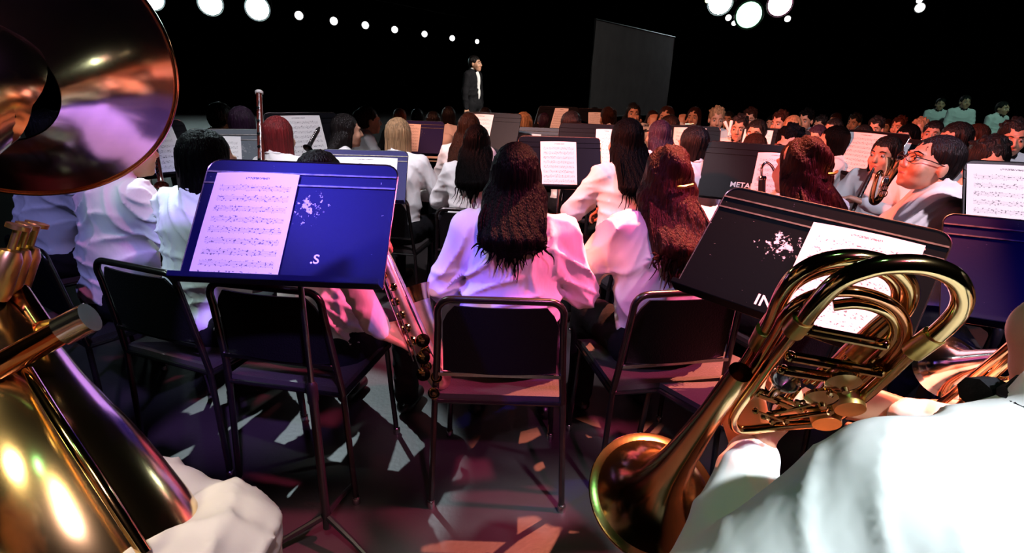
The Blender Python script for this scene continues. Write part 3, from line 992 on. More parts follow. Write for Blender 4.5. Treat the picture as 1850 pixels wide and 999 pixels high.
SL = stand((-.564, 1.307, 1.050), (1.0, -.029, 0), (-.018, -.785, .619), 'big blue-lit music stand left of centre, chipped paint and white stencilled S', text=('.S', .075, -.112, .034))
sheet(SL, -.226, -.005, -.168, .130, 'violet-lit sheet of printed music on the left foreground stand', skew=.006)
SR = stand((.707, 1.227, 1.004), (.753, -.654, -.079), (-.439, -.587, .680), 'large tilted dark music stand behind the trombone, right of centre', text=('INS', -.030, -.140, .042), m='desk_dark')
sheet(SR, -.015, .215, -.166, .120, 'pinkish white sheet of music behind the trombone tubes', yaw=.02)
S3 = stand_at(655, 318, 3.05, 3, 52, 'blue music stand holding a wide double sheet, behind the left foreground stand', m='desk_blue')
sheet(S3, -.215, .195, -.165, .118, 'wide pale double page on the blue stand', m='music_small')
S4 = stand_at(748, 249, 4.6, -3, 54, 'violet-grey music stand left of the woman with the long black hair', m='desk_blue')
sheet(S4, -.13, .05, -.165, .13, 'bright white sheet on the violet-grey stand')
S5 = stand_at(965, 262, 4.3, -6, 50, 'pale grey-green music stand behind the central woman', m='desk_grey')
sheet(S5, -.17, .05, -.165, .10, 'white sheet on the pale grey-green stand, half hidden by the central head')
S6 = stand_at(1012, 294, 3.2, 3, 58, 'black music stand right beside the central woman\'s head', m='desk_plain')
sheet(S6, -.12, .10, -.168, .135, 'mauve printed page on the black stand beside the central head')
S7 = stand_at(1070, 263, 3.9, -8, 60, 'black music stand in front of the woman with the blue-lit hair', m='desk_plain')
sheet(S7, .02, .165, -.165, .13, 'blank-looking white sheet left of the woman with blue-lit hair')
S8 = stand_at(1352, 312, 3.0, -28, 66, 'dark purple music stand with small stencilled letters, left of the boy in the bow tie', m='desk_plain', text=('METAL', -.02, -.090, .042))
sheet(S8, .03, .22, -.168, .12, 'curling pink-white page on the dark purple stand', bend=.012)
S9 = stand_at(1890, 380, 1.85, -14, 62, 'music stand at the right edge holding a large lavender page', m='desk_plain')
sheet(S9, -.245, .02, -.165, .155, 'lavender page of music at the right edge of the picture')
S10 = stand_at(1908, 503, 1.42, -24, 48, 'nearest blue-black music stand at the right edge, scratched', m='desk')
S11 = stand_at(556, 250, 3.5, 48, 70, 'music stand turned sideways right of the red-haired player', m='desk_plain')
sheet(S11, -.20, .12, -.165, .15, 'white page on the sideways stand right of the red hair')
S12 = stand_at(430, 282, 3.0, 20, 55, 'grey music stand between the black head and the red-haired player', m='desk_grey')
sheet(S12, -.22, .02, -.165, .12, 'white page on the grey stand beside the red-haired player')
S13 = stand_at(262, 270, 2.9, 55, 60, 'music stand half hidden behind the rim of the tuba bell', m='desk_plain')
sheet(S13, -.20, .18, -.165, .15, 'pale page peeping out beside the tuba bell')
S14 = stand_at(1242, 262, 4.4, -12, 62, 'music stand between two dark heads right of the wavy-haired woman', m='desk_plain')
sheet(S14, -.12, .14, -.165, .15, 'lilac page between two dark heads')
S15 = stand_at(1560, 278, 3.7, -76, 62, 'music stand seen edge-on right of the auburn-haired woman', m='desk_plain')
sheet(S15, -.24, .10, -.165, .15, 'narrow lilac page seen edge-on right of the auburn hair')
S16 = stand_at(882, 240, 4.2, -20, 62, 'music stand behind the long black hair left of centre', m='desk_plain')
sheet(S16, -.20, .02, -.165, .15, 'white page showing right of the long black hair')
S17 = stand_at(1075, 221, 6.2, 0, 62, 'far music stand above the black stand of the centre', m='desk_plain')
sheet(S17, -.08, .09, -.12, .12, 'small mauve page on a far stand')
S18 = stand_at(1003, 218, 6.0, -30, 62, 'far music stand right of the fair-haired head', m='desk_plain')
sheet(S18, -.04, .13, -.14, .15, 'small pink page on a far stand right of the fair head')
S19 = stand_at(1395, 268, 4.3, -30, 62, 'music stand behind the curly dark head left of the boy in the bow tie', m='desk_plain')
sheet(S19, -.24, -.02, -.165, .15, 'lilac page standing behind the dark purple stand')
S20 = stand_at(1622, 292, 3.7, -58, 62, 'black music stand before the smiling player with red-lit face', m='desk_plain')
sheet(S20, -.20, .03, -.165, .14, 'pale page in front of the player with the red-lit face')


# ------------------------------------------------------------------ the players
def put(root, u, vtop, d, rz, label=None, cat='person', hgt=1.262, group=None, mats=None, copy=True, chair_label=None, hx=.035):
    """seat (or stand) a figure so that the top of its head shows at u, vtop at depth d"""
    top = P(u, vtop, d); s = top.z / root['_top'] if hgt else 1
    s = max(.86, min(1.14, s))
    a = math.radians(rz)
    x = top.x + math.sin(a) * hx * s; y = top.y - math.cos(a) * hx * s
    if copy: r = dup(root, (x, y, 0), a, s, label, cat, group, mats)
    else:
        r = root; r.location = (x, y, 0); r.rotation_euler = (0, 0, a); r.scale = (s,) * 3
        if group: r['group'] = group
    if chair_label:
        chair(x + math.sin(a) * .02, y - math.cos(a) * .02, rz, chair_label, s)
    return r


def place(root, x, y, rz, s=1.0):
    root.location = (x, y, 0); root.rotation_euler = (0, 0, math.radians(rz)); root.scale = (s,) * 3
    return root


def local(W, x, y, rz, s=1.0):
    a = math.radians(rz); W = Vector(W); dx, dy = W.x - x, W.y - y
    return ((math.cos(a) * dx + math.sin(a) * dy) / s, (-math.sin(a) * dx + math.cos(a) * dy) / s, W.z / s)


NV = .0075
play = dict(wl=(-.07, .30, .78), wr=(.07, .30, .72), pl=(-1, -.4, -.5), pr=(1, -.4, -.5), lean=.12)
# woman in the middle
w1, _ = make_person('woman with long straight black hair and pink-lit shirt, in the centre', dict(play, wl=(-.10, .26, .74), wr=(.10, .26, .74), pl=(-.8, -.4, -.9), pr=(.8, -.4, -.9), lean=.04), 'long', 'hair_jet', NV, fat=1.04, hair_len=.285, seed=1, fold=.006, face=False)
place(w1, .0, 1.695, -2, 1.232 / w1['_top'])
# woman right of her
w2, _ = make_person('woman with wavy brown hair held by a gold clip, pink-lit shirt, right of centre', dict(play, head=(-.15, 0, .03), lean=.10), 'wavy', 'hair_brown', NV, fat=1.10, hair_len=.36, seed=2, fold=.006, face=False)
place(w2, .555, 1.80, 12, 1.225 / w2['_top'])
chair(.515, 1.785, 12, 'black chair under the woman with wavy brown hair')
chair(.76, 1.60, 36, 'empty-looking black chair below the large tilted stand')
# left of the big stand
w3, _ = make_person('player with thick black hair in a greenish white shirt, left of the left foreground stand', dict(play, lean=.10, head=(-.2, -.1, 0)), 'bob', 'hair_jet', NV, fat=1.1, seed=3, fold=.006, face=False)
place(w3, -1.16, 1.87, -20, 1.225 / w3['_top'])
chair(-1.165, 1.855, -20, 'black chair under the player in the greenish white shirt')
sx, sy, sr = -.68, 1.75, -14
w4, _ = make_person('saxophone player hidden behind the left foreground stand, one sleeve showing', dict(lean=.06, wl=(-.02, .34, .84), wr=local(P(700, 572, 1.63), sx, sy, sr), pl=(-1, -.3, -.5), pr=(.5, -.7, -.7), hdr=(1, .1, -.25), handn=(0, -.6, .8)), 'short', 'hair_black', NV, fat=1.05, seed=4, fold=.006, face=False)
place(w4, sx, sy, sr, 1.18 / w4['_top'])
chair(-.71, 1.715, -10, 'black chair under the saxophone player behind the left foreground stand')
w5, _ = make_person('person in a violet-lit white shirt, head hidden by the tuba bell', dict(play, lean=.16), 'short', 'hair_black', NV, fat=1.12, seed=5, fold=.006, face=False)
place(w5, -1.65, 2.06, -32, .97)
chair(-1.66, 2.04, -32, 'black chair under the person in the violet-lit shirt')
w5b = dup(w5, (-2.32, 2.52, 0), math.radians(-34), .97, 'person in a white shirt at the far left edge below the tuba bell', 'person')
chair(-2.33, 2.505, -34, 'black chair at the left edge, second from the tuba')
# auburn
w6, _ = make_person('woman with long auburn hair behind the tilted stand, back turned', dict(play), 'wavy', 'hair_auburn', .0085, fat=1.0, hair_len=.40, seed=6, face=False)
put(w6, 1487, 246, 1.98, 22, copy=False, chair_label='black chair under the woman with auburn hair')
# glasses
w7, _ = make_person('person with round glasses and dark hair looking up to the left, pink-lit white shirt', dict(head=(.45, .28, 0), wl=(-.10, .40, .72), wr=(.12, .34, .70), lean=.10), 'short', 'hair_black', .0065, fat=1.26, glasses=True, seed=7, fold=.006)
put(w7, 1730, 245, 2.12, 62, copy=False, chair_label='black chair under the person with round glasses')
# fist
fx = P(1812, 262, 2.45)
w8, _ = make_person('dark-haired person with a fist raised before the face, near the right edge', dict(wl=(-.04, .16, 1.07), wr=(.10, .17, 1.04), pl=(-1, .2, -.8), pr=(1, .2, -.8), curl=1.5, head=(0, -.15, 0), hdl=(1, .1, .05), hdr=(-1, .1, .05), handn=(0, 1, .1)), 'messy', 'hair_black', .0075, seed=8)
put(w8, 1797, 246, 2.35, 158, copy=False, chair_label='black chair under the dark-haired person with the raised fist')

# middle and far rows: a few figures, repeated with their own hair colours
A = {}
A['long'], _ = make_person('player with long black hair down the back, white shirt, left of the central woman', dict(play), 'long', 'hair_jet', .010, hair_len=.36, seed=21, face=False)
A['bob'], _ = make_person('player with dark plum bobbed hair left of the red-haired player', dict(play), 'bob', 'hair_plum', .010, seed=22, face=False)
A['short'], _ = make_person('short-haired player in a white collar behind the thick black hair, far left', dict(play), 'short', 'hair_black', .010, seed=23, bow=True)
A['bun'], _ = make_person('player with dark hair in a bun and pink-lit neck, right of the central woman', dict(play), 'bun', 'hair_black', .010, seed=24)
front = dict(wl=(-.05, .27, .86), wr=(.05, .27, .74), pl=(-1, -.2, -.6), pr=(1, -.2, -.6), lean=.05)
A['face'], _ = make_person('boy with bow tie and pink-lit face, right of the dark purple stand', dict(front, head=(0, -.12, 0)), 'messy', 'hair_jet', .009, bow=True, seed=25)
A['flong'], _ = make_person('seated player facing the camera with pink-lit face before the grey screen', dict(front), 'long', 'hair_black', .010, seed=26, hair_len=.30)
A['fflute'], _ = make_person('player with orange-lit face playing a flute, right of the grey screen', dict(wl=(.12, .17, 1.07), wr=(.30, .13, 1.08), pl=(-.6, .5, -.8), pr=(1, -.2, -.6), head=(-.1, 0, 0), hdl=(0, -.2, 1), hdr=(0, .5, .8)), 'bob', 'hair_brown', .010, seed=27)
used = set()
HM = lambda k: {'hair': M[k], 'eyebrow': M[k]}
ROWS = [
    # kind, u, vtop, depth, turn, hair, label
    ('long', 859, 224, 3.05, -4, 'hair_jet', None),
    ('bob', 427, 190, 3.5, 4, 'hair_plum', None),
    ('short', 381, 183, 3.8, -28, 'hair_black', None),
    ('bun', 1038, 199, 4.1, 18, 'hair_black', None),
    ('face', 1434, 224, 3.15, 142, 'hair_jet', None),
    ('flong', 1145, 184, 6.2, 176, 'hair_black', None),
    ('fflute', 1206, 190, 5.6, 160, 'hair_brown', None),
    ('bob', 489, 208, 2.95, -6, 'hair_red', 'red-haired player with pale collar beside the bassoon'),
    ('long', 606, 203, 3.5, -58, 'hair_black', 'dark-haired player with orange-lit cheek above the blue stand'),
    ('bun', 650, 190, 4.5, -60, 'hair_auburn', 'player with reddish dark hair in profile, behind the orange-lit cheek'),
    ('bob', 712, 211, 3.6, -10, 'hair_fair', 'player with light brown hair edged in blue light, right end of the blue stand'),
    ('short', 720, 195, 5.8, 0, 'hair_orange', 'person with bright orange short hair in a far row'),
    ('bob', 752, 195, 5.8, 0, 'hair_plum', 'person with maroon-dark hair directly right of the orange hair'),
    ('bob', 810, 191, 5.4, 5, 'hair_black', 'dark-haired person left below the conductor, pale shirt'),
    ('long', 843, 203, 3.75, -14, 'hair_brown', 'player with long brown hair just behind the long black hair'),
    ('short', 876, 193, 5.6, 0, 'hair_black', 'short dark head directly below the conductor'),
    ('short', 913, 203, 6.4, 0, 'hair_plum', 'blue-lit dark head right of the conductor, far row'),
    ('bob', 948, 201, 4.5, 6, 'hair_fair', 'light-haired head above the grey-green stand'),
    ('short', 985, 203, 6.4, 8, 'hair_plum', 'small dark blue-lit head right of the light-haired head'),
    ('bob', 1078, 193, 6.3, 10, 'hair_black', 'dark head left of the brown curls, in front of the grey screen'),
    ('bun', 1103, 192, 5.8, 12, 'hair_brown', 'head with brown curls in front of the grey screen\'s left part'),
    ('long', 1147, 212, 3.15, 20, 'hair_jet', 'woman with blue-black long hair and white shirt, left of the wavy-haired woman'),
    ('long', 1203, 216, 3.9, 24, 'hair_plum', 'dark-haired player just above the gold clip'),
    ('flong', 1180, 198, 5.2, 168, 'hair_brown', 'pink-lit small face between the grey screen and the flute player'),
    ('short', 1222, 207, 4.8, 60, 'hair_black', 'dark head below the flute player, turned left'),
    ('bob', 1270, 226, 3.1, 24, 'hair_black', 'player with rounded black bob and lilac-lit shirt, left of the dark purple stand'),
    ('fflute', 1256, 192, 5.8, 155, 'hair_auburn', 'player with brown hair and raised arms above the rounded black bob'),
    ('face', 1297, 192, 5.6, 168, 'hair_fair', 'player with orange-lit face and fair hair behind black clothing'),
    ('flong', 1318, 200, 6.3, 150, 'hair_black', 'shadowed player right of the orange-lit fair one'),
    ('face', 1358, 194, 5.4, 150, 'hair_auburn', 'player with pale pink forehead above the far clarinets'),
    ('flong', 1372, 214, 4.7, 140, 'hair_black', 'player whose face shows just below the pale pink forehead'),
    ('bob', 1378, 240, 3.5, 30, 'hair_auburn', 'dark auburn head above the curling pink page'),
    ('flong', 1398, 207, 5.6, 140, 'hair_jet', 'dim player with dark hair left of the narrow pink face'),
    ('face', 1415, 199, 5.2, 128, 'hair_auburn', 'narrow pink face with white shirt above the boy in the bow tie'),
    ('flong', 1436, 207, 4.6, 140, 'hair_fair', 'pink face with pale cap-like hair right above the boy in the bow tie'),
    ('face', 1461, 196, 4.6, 132, 'hair_jet', 'large red-orange face right above the purple-lit face'),
    ('flong', 1482, 224, 3.7, 128, 'hair_plum', 'purple-lit face beside the boy in the bow tie'),
    ('face', 1487, 208, 4.7, 126, 'hair_black', 'pink-lit player right of the large red-orange face'),
    ('flong', 1512, 212, 4.3, 118, 'hair_black', 'player with dark hair above the auburn woman'),
    ('bob', 1530, 226, 3.6, 60, 'hair_jet', 'black-haired head right behind the auburn woman'),
    ('face', 1549, 204, 5.0, 126, 'hair_black', 'smiling boy with white shirt in the second gap right of the auburn woman'),
    ('face', 1588, 210, 4.5, 132, 'hair_black', 'boy with red-lit face and dark fringe behind an upright black case'),
    ('short', 1571, 224, 4.1, 105, 'hair_black', 'shadowed head between the smiling boy and the red-lit boy'),
    ('face', 1631, 209, 4.9, 120, 'hair_brown', 'brown-haired boy in profile right of the red-lit boy'),
    ('flong', 1648, 222, 3.9, 118, 'hair_jet', 'player with black fringe looking down over the euphonium'),
    ('face', 1668, 212, 4.6, 120, 'hair_fair', 'player with pale hair just left of the broad face'),
    ('short', 1693, 216, 4.3, 138, 'hair_black', 'broad face with dark short hair above the round glasses'),
    ('bob', 1750, 218, 3.4, 100, 'hair_black', 'wide dark head right above the person with glasses'),
    ('bob', 1782, 222, 3.7, 96, 'hair_brown', 'dark brown head left of the man at the right edge'),
    ('face', 1838, 213, 3.6, 150, 'hair_black', 'stern-faced person with black bow tie at the right edge'),
    ('flong', 1612, 243, 3.2, 120, 'hair_black', 'player bowed over brass tubing left of the round glasses'),
    ('face', 1340, 206, 5.0, 150, 'hair_black', 'shadowed player behind the two pale upright sticks'),
    ('short', 1515, 203, 5.6, 130, 'hair_auburn', 'small reddish head behind the auburn woman, far row'),
    ('flong', 1606, 214, 5.6, 128, 'hair_auburn', 'dim far head between the red-lit boy and the brown-haired boy'),
    ('bob', 635, 205, 5.6, -30, 'hair_black', 'dim dark head behind the orange-lit cheek, far row'),
    ('short', 781, 200, 5.2, 0, 'hair_black', 'dark short head left of the pale-shirted one below the conductor'),
]
PEOPLE = []
TAKEN = [(q[0], q[1]) for q in ((.0, 1.7), (.52, 1.8), (-1.16, 1.87), (-.68, 1.75), (-1.65, 2.06), (-2.22, 2.44))] + [(o.location.x, o.location.y) for o in (w6, w7, w8)]
CLAR = []


def free_depth(u, vt, d):
    """the nearest depth to d at which nobody sits yet and the figure keeps a natural size"""
    best = None
    for k in range(0, 90):
        for sg in (1, -1):
            dd = d * (1 + sg * k * .012)
            if dd < 2.6: continue
            q = P(u, vt, dd); sc = q.z / 1.29
            pen = abs(dd - d) + (0 if .90 < sc < 1.08 else 3 * min(abs(sc - .90), abs(sc - 1.08)) * 10)
            gap = min(math.hypot((q.x - x), (q.y - y) / 1.2) for x, y in TAKEN)
            pen += max(0, .56 - gap) * 16
            if best is None or pen < best[0]: best = (pen, dd, q)
    TAKEN.append((best[2].x, best[2].y))
    return best[1]


for k, u, vt, d, rz, hm, lab in sorted(ROWS, key=lambda r: (r[6] is not None, r[3])):
    d = free_depth(u, vt, d)
    first = k not in used
    used.add(k)
    desc = lab or A[k]['label']
    r = put(A[k], u, vt, d, rz, lab, copy=not first, mats=None if first else HM(hm), group='players of the band', chair_label='black chair under the ' + ' '.join(desc.split()[:10]))
    PEOPLE.append((k, r, desc))

# standing figures
cond, _ = make_person('conductor in black tailcoat and white shirt front standing above the players', dict(wl=(-.24, .02, .86), wr=(.24, .02, .86), pl=(-1, -1, 0), pr=(1, -1, 0), head=(.1, .05, 0)), 'short', 'hair_black', .010, seated=False, jacket=True, bow=True, seed=31)
ct = P(855, 99, 8.2)
PODH = .20
sc_ = (ct.z - PODH) / cond['_top']
cond.location = (ct.x, ct.y, PODH); cond.rotation_euler = (0, 0, math.radians(-118)); cond.scale = (sc_,) * 3
pod = thing('podium', 'black conductor\'s podium hidden behind the rows of players', 'podium', (ct.x, ct.y, 0))
MB().box((0, 0, PODH / 2 + .01), (1.1, 1.1, PODH - .02)).build('platform', M['chair_black'], pod, smooth=False)
MB().box((0, 0, .01), (1.14, 1.14, .02)).build('base_trim', M['frame'], pod, smooth=False)
stn, _ = make_person('standing person in a mint-lit white shirt with dark tie, behind the right rows', dict(wl=(-.20, .10, .90), wr=(.20, .10, .90), pl=(-1, -1, 0), pr=(1, -1, 0)), 'short', 'hair_black', .011, seated=False, bow=True, seed=32, shirt='shirt_far')


def put_standing(r, u, vt, d, rz, s):
    q = P(u, vt, d); r.location = (q.x, q.y, q.z - r['_top'] * s if q.z - r['_top'] * s > 0 else 0)
    r.rotation_euler = (0, 0, math.radians(rz)); r.scale = (s,) * 3
    return q


def floor_scale(u, vt, d): return P(u, vt, d).z / stn['_top']


for i, (u, vt, d, rz, lab) in enumerate([(1746, 171, 8.6, 165, None), (1702, 176, 9.2, 150, 'standing person left of the mint-lit one, half lost in the dark'), (1812, 182, 8.0, 190, 'standing person in pale shirt right of the mint-lit one, face in the dark')]):
    s = max(.84, min(1.05, floor_scale(u, vt, d)))
    q = P(u, vt, d)
    if i == 0: place(stn, q.x, q.y, rz, s)
    else: dup(stn, (q.x, q.y, 0), math.radians(rz), s, lab, 'person', 'people standing behind the right rows')
stn['group'] = 'people standing behind the right rows'
# ------------------------------------------------------------------ brass in the foreground
def shifted(mb, L):
    mb.v = [(p[0] - L[0], p[1] - L[1], p[2] - L[2]) for p in mb.v]; return mb


def plane_hit(A_, B_, C_):
    n = (B_ - A_).cross(C_ - A_).normalized()
    def f(u, v, off=0.0):
        r = RT * ((u - 925) / F_PX) + UP * ((499.5 - v) / F_PX) + FW
        return CAM + r * ((A_ + n * off - CAM).dot(n) / r.dot(n))
    return f, n


# bass trombone, bell down: its tubes lie in one plane that runs away from the bow
Q, QN = plane_hit(P(1740, 520, .50), P(1385, 605, .60), P(1325, 770, .76))
BC = P(1180, 893, 1.02); TH = Q(1338, 672)
bax = (BC - TH).normalized()
TL = Q(1440, 640)
tb = thing('bass_trombone', 'brass bass trombone held bell-down in the right foreground', 'trombone', TL)


def qpath(px, off=0.0, k=5):
    return [Vector(p) for p in catmull([Q(u, v, off) for u, v in px], k)]


def part(mb, name, m, parent=tb, L=TL): return shifted(mb, L).build(name, M[m], parent)


def both(r):   # radius that grows with nothing: constant
    return r


# bell: a lathe flare and its throat
prof = [(.0, 0)]
bl = (BC - TH).length
prof = [(.1235, .003), (.1215, -.004), (.105, .006), (.088, .018), (.070, .038), (.056, .062), (.044, .095), (.034, .14), (.0265, .20), (.021, .28), (.0165, min(.36, bl - .02)), (.0145, bl)]
outer = [(r, -h) for r, h in prof]
inner = [(max(r - .0012, .004), -h + .0015) for r, h in prof[2:]][::-1]
part(MB().lathe(inner + outer[::-1][::-1], BC, bax, 64), 'bell', 'old_brass')
rimp = []
x_ = bax.orthogonal().normalized(); y_ = bax.cross(x_)
part(MB().tube([BC + (x_ * math.cos(a) + y_ * math.sin(a)) * .1225 for a in np.linspace(0, 2 * math.pi, 64)[:-1]], .0028, 8, closed=True), 'bell_rim', 'brass')
# bell bow (tuning slide behind)
pth = [(1338, 672), (1360, 640), (1377, 610), (1397, 573), (1412, 535), (1436, 500), (1473, 477), (1516, 467), (1559, 467), (1606, 480), (1635, 505), (1643, 530), (1632, 560), (1600, 590), (1560, 625)]
part(MB().tube(qpath(pth, -.03), .0094, 14), 'bell_bow', 'brass')
for a, b in (((1371, 624), (1386, 596)), ((1576, 612), (1545, 640))):
    part(MB().tube([Q(*a, -.03), Q(*b, -.03)], .0132, 16), 'ferrule', 'satin_brass')
part(MB().tube([Q(1545, 640, -.03), Q(1502, 690, -.02), (Q(1480, 716, -.01))], .0095, 12), 'bell_bow_leg', 'brass')
# front bow
pth = [(1444, 592), (1469, 555), (1516, 508), (1574, 484), (1624, 477), (1678, 481), (1722, 500), (1739, 530), (1735, 557), (1716, 582), (1690, 606), (1668, 626)]
part(MB().tube(qpath(pth), .0096, 16), 'tuning_bow', 'brass')
for a, b in (((1432, 600), (1451, 577)), ((1688, 606), (1648, 636))):
    part(MB().tube([Q(*a), Q(*b)], .0116, 16), 'ferrule', 'satin_brass')
pth = [(1650, 634), (1581, 700), (1523, 746), (1487, 763), (1450, 767), (1408, 770), (1360, 776), (1336, 776), (1325, 765), (1331, 742), (1370, 688), (1410, 632), (1444, 588)]
part(MB().tube(qpath(pth), .0068, 14), 'handslide_loop', 'brass')
# F attachment wrap: two parallel tubes
pth = [(1300, 752), (1325, 716), (1365, 660), (1401, 602), (1421, 566), (1453, 541), (1495, 528), (1545, 527), (1590, 539), (1621, 560), (1636, 590), (1630, 618), (1608, 645), (1560, 688), (1502, 745)]
part(MB().tube(qpath(pth, -.012), .0064, 12), 'wrap_tube', 'copper')
pth = [(1505, 552), (1545, 548), (1585, 556), (1610, 573), (1618, 597), (1606, 622), (1570, 655), (1530, 692), (1492, 722)]
part(MB().tube(qpath(pth, -.014), .0062, 12), 'wrap_tube', 'brass')
pth = [(1380, 585), (1404, 552), (1440, 512), (1480, 492), (1530, 483), (1575, 487), (1608, 503), (1620, 530), (1608, 560), (1575, 590), (1520, 640), (1470, 690)]
part(MB().tube(qpath(pth, -.034), .0055, 12), 'wrap_tube', 'brass')
part(MB().tube(qpath([(1298, 762), (1330, 710), (1372, 650), (1390, 622)], -.024), .0060, 12), 'wrap_tube', 'copper')
for a, b in (((1458, 596), (1596, 622)), ((1428, 644), (1588, 672)), ((1414, 668), (1530, 686)), ((1368, 708), (1444, 737)), ((1390, 752), (1500, 738))):
    A1, B1 = Q(*a), Q(*b); o_ = QN * .008 + UP * .003
    part(MB().tube([A1 + o_, B1 + o_], .0034, 8).tube([A1 - o_, B1 - o_], .0034, 8).sphere(A1, .007, 10).sphere(B1, .007, 10), 'brace', 'brass')
# rotary valves, their caps, tubes and linkage
for (u, v) in ((1482, 716), (1522, 688)):
    c0 = Q(u, v, .012); c1 = Q(u, v, -.030)
    vv = part(MB().lathe([(.0, 0), (.0175, 0), (.0185, .004), (.0185, .036), (.0175, .042), (0, .042)], c1, QN, 24), 'rotary_valve', 'satin_brass')
    part(MB().lathe([(.0, 0), (.0195, 0), (.0195, .004), (.012, .009), (.005, .011), (.004, .016), (0, .016)], c0, QN, 20), 'valve_cap', 'brass', vv, (0, 0, 0) if False else TL)
for a, b, r in (((1440, 700), (1405, 745), .0055), ((1470, 735), (1425, 765), .0050), ((1500, 700), (1450, 755), .0050), ((1540, 700), (1480, 752), .0055), ((1560, 665), (1508, 712), .0045), ((1455, 690), (1500, 655), .004)):
    part(MB().tube([Q(*a, -.018), Q(*b, -.012)], r, 10), 'valve_tube', 'brass' if r != .0050 else 'copper')
for a, b in (((1380, 752), (1480, 728)), ((1395, 762), (1500, 745)), ((1365, 742), (1420, 762)), ((1440, 727), (1500, 712))):
    part(MB().tube([Q(*a, .016), Q(*b, .018)], .0017, 6).sphere(Q(*a, .016), .0045, 8).sphere(Q(*b, .018), .0045, 8), 'linkage_rod', 'brass')
# mouthpiece
mp_ = Q(1418, 688, .004); ma = (Q(1418, 688, .004) - Q(1385, 735, .0)).normalized()
part(MB().lathe([(.0045, -.050), (.0065, -.034), (.0075, -.026), (.011, -.012), (.0155, -.002), (.0175, .002), (.0165, .004), (.0120, .001), (.006, -.014), (.002, -.018)], mp_, ma + UP * .35 - FW * .6, 28), 'mouthpiece', 'silver')

# second trombone at the right edge
Q2, Q2N = plane_hit(P(1850, 600, .80), P(1700, 690, .98), P(1850, 700, .84))
T2 = Q2(1780, 690)
t2 = thing('trombone', 'second brass trombone at the right edge, above the orange-lit hand', 'trombone', T2)
def part2(mb, name, m): return shifted(mb, T2).build(name, M[m], t2)
for px, r, nm, m_ in (([(1660, 760), (1760, 680), (1900, 560)], .0075, 'handslide', 'copper'), ([(1722, 745), (1800, 672), (1905, 575)], .0070, 'handslide', 'brass'),
                     ([(1900, 640), (1860, 655), (1825, 685), (1798, 680), (1808, 655), (1850, 625), (1900, 600)], .0055, 'wrap_tube', 'brass'),
                     ([(1735, 718), (1790, 740), (1850, 765)], .004, 'brace', 'brass'), ([(1900, 690), (1850, 690), (1822, 712), (1840, 728), (1900, 715)], .0055, 'wrap_tube', 'silver')):
    part2(MB().tube([Vector(p) for p in catmull([Q2(*p) for p in px], 6)], r, 12), nm, m_)
b2, b2a = Q2(1712, 662, -.05), (Q2(1712, 662, -.05) - Q2(1850, 640, -.02)).normalized()
part2(MB().lathe([(.008, -.30), (.011, -.2), (.016, -.12), (.024, -.06), (.036, -.025), (.050, -.006), (.062, .002), (.060, .003), (.036, -.022), (.024, -.056), (.010, -.19)], b2, b2a, 40), 'bell', 'silver')

# tuba: bell flare seen from its outer side, big branch running down to the right
TB = P(28, 112, .88); TT = P(-60, 215, .55)
ta = (TB - TT).normalized()
TBL = P(100, 800, .62)
tu = thing('tuba', 'large brass tuba filling the left edge, round bell above and thick tubing below', 'tuba', TBL)
def part3(mb, name, m): return shifted(mb, TBL).build(name, M[m], tu)
R_B = .228
po = [(R_B, 0), (R_B - .004, -.004), (R_B * .94, -.014), (R_B * .86, -.032), (R_B * .76, -.058), (R_B * .66, -.090), (R_B * .56, -.125), (R_B * .47, -.165), (R_B * .40, -.205), (R_B * .34, -.24), (R_B * .30, -.27)]
pi_ = [(r - .0015, h + .002) for r, h in po[1:]][::-1]
part3(MB().lathe(pi_ + [(R_B - .002, .0015)] + po, TB, ta, 96), 'bell', 'tuba_brass')
xa_ = ta.orthogonal().normalized(); ya_ = ta.cross(xa_)
part3(MB().tube([TB + (xa_ * math.cos(a) + ya_ * math.sin(a)) * R_B for a in np.linspace(0, 2 * math.pi, 96)[:-1]], .0045, 10, closed=True), 'bell_rim', 'copper')
e0 = TB - ta * .265
pth = [(*e0, .077), (*(e0 - ta * .05 - RT * .05), .078), (*P(-420, 480, .60), .078), (*P(-430, 720, .60), .080), (*P(-190, 1000, .60), .080), (*P(-20, 1180, .52), .088), (*P(140, 1230, .52), .095), (*P(235, 1120, .55), .096)]
cc = catmull(pth, 8)
part3(MB().tube([c[:3] for c in cc], [c[3] for c in cc], 32), 'outer_branch', 'tuba_brass')
pth = [(*P(235, 1090, .56), .098), (*P(165, 985, .56), .096), (*P(110, 885, .57), .088), (*P(60, 790, .59), .076), (*P(20, 700, .61), .062), (*P(-20, 600, .64), .050), (*P(-70, 480, .68), .040)]
cc = catmull(pth, 8)
part3(MB().tube([c[:3] for c in cc], [c[3] for c in cc], 48), 'main_branch', 'tuba_brass')
part3(MB().tube([P(-20, 672, .55), P(60, 628, .555), P(118, 596, .56)], .0135, 18), 'valve_slide', 'copper')
part3(MB().tube([P(112, 599, .56), P(150, 579, .565), P(163, 573, .566)], .0165, 18), 'slide_ferrule', 'silver')
part3(MB().tube([P(-10, 478, .66), P(30, 530, .65), P(72, 592, .64)], .014, 16), 'valve_tube', 'copper')
part3(MB().tube([P(68, 590, .64), P(100, 583, .635), P(132, 575, .63)], .006, 12), 'brace', 'satin_brass')
part3(MB().tube([P(152, 575, .60), P(158, 560, .60), P(150, 550, .60)], .004, 8), 'water_key', 'silver')
for i in range(3):
    u = -10 + i * 18
    part3(MB().lathe([(.012, 0), (.014, .006), (.014, .05), (.010, .06), (.004, .062), (.004, .085), (.012, .087), (.012, .092), (0, .092)], P(u, 540 - i * 6, .62 + .02 * i), UP * .9 + RT * .3, 18), 'valve', 'satin_brass')
cc = catmull([P(262, 1000, .49), P(185, 880, .495), P(112, 770, .515), (P(50, 670, .555))], 6)
part3(MB().tube(cc, .0055, 14), 'lead_tube', 'brass')

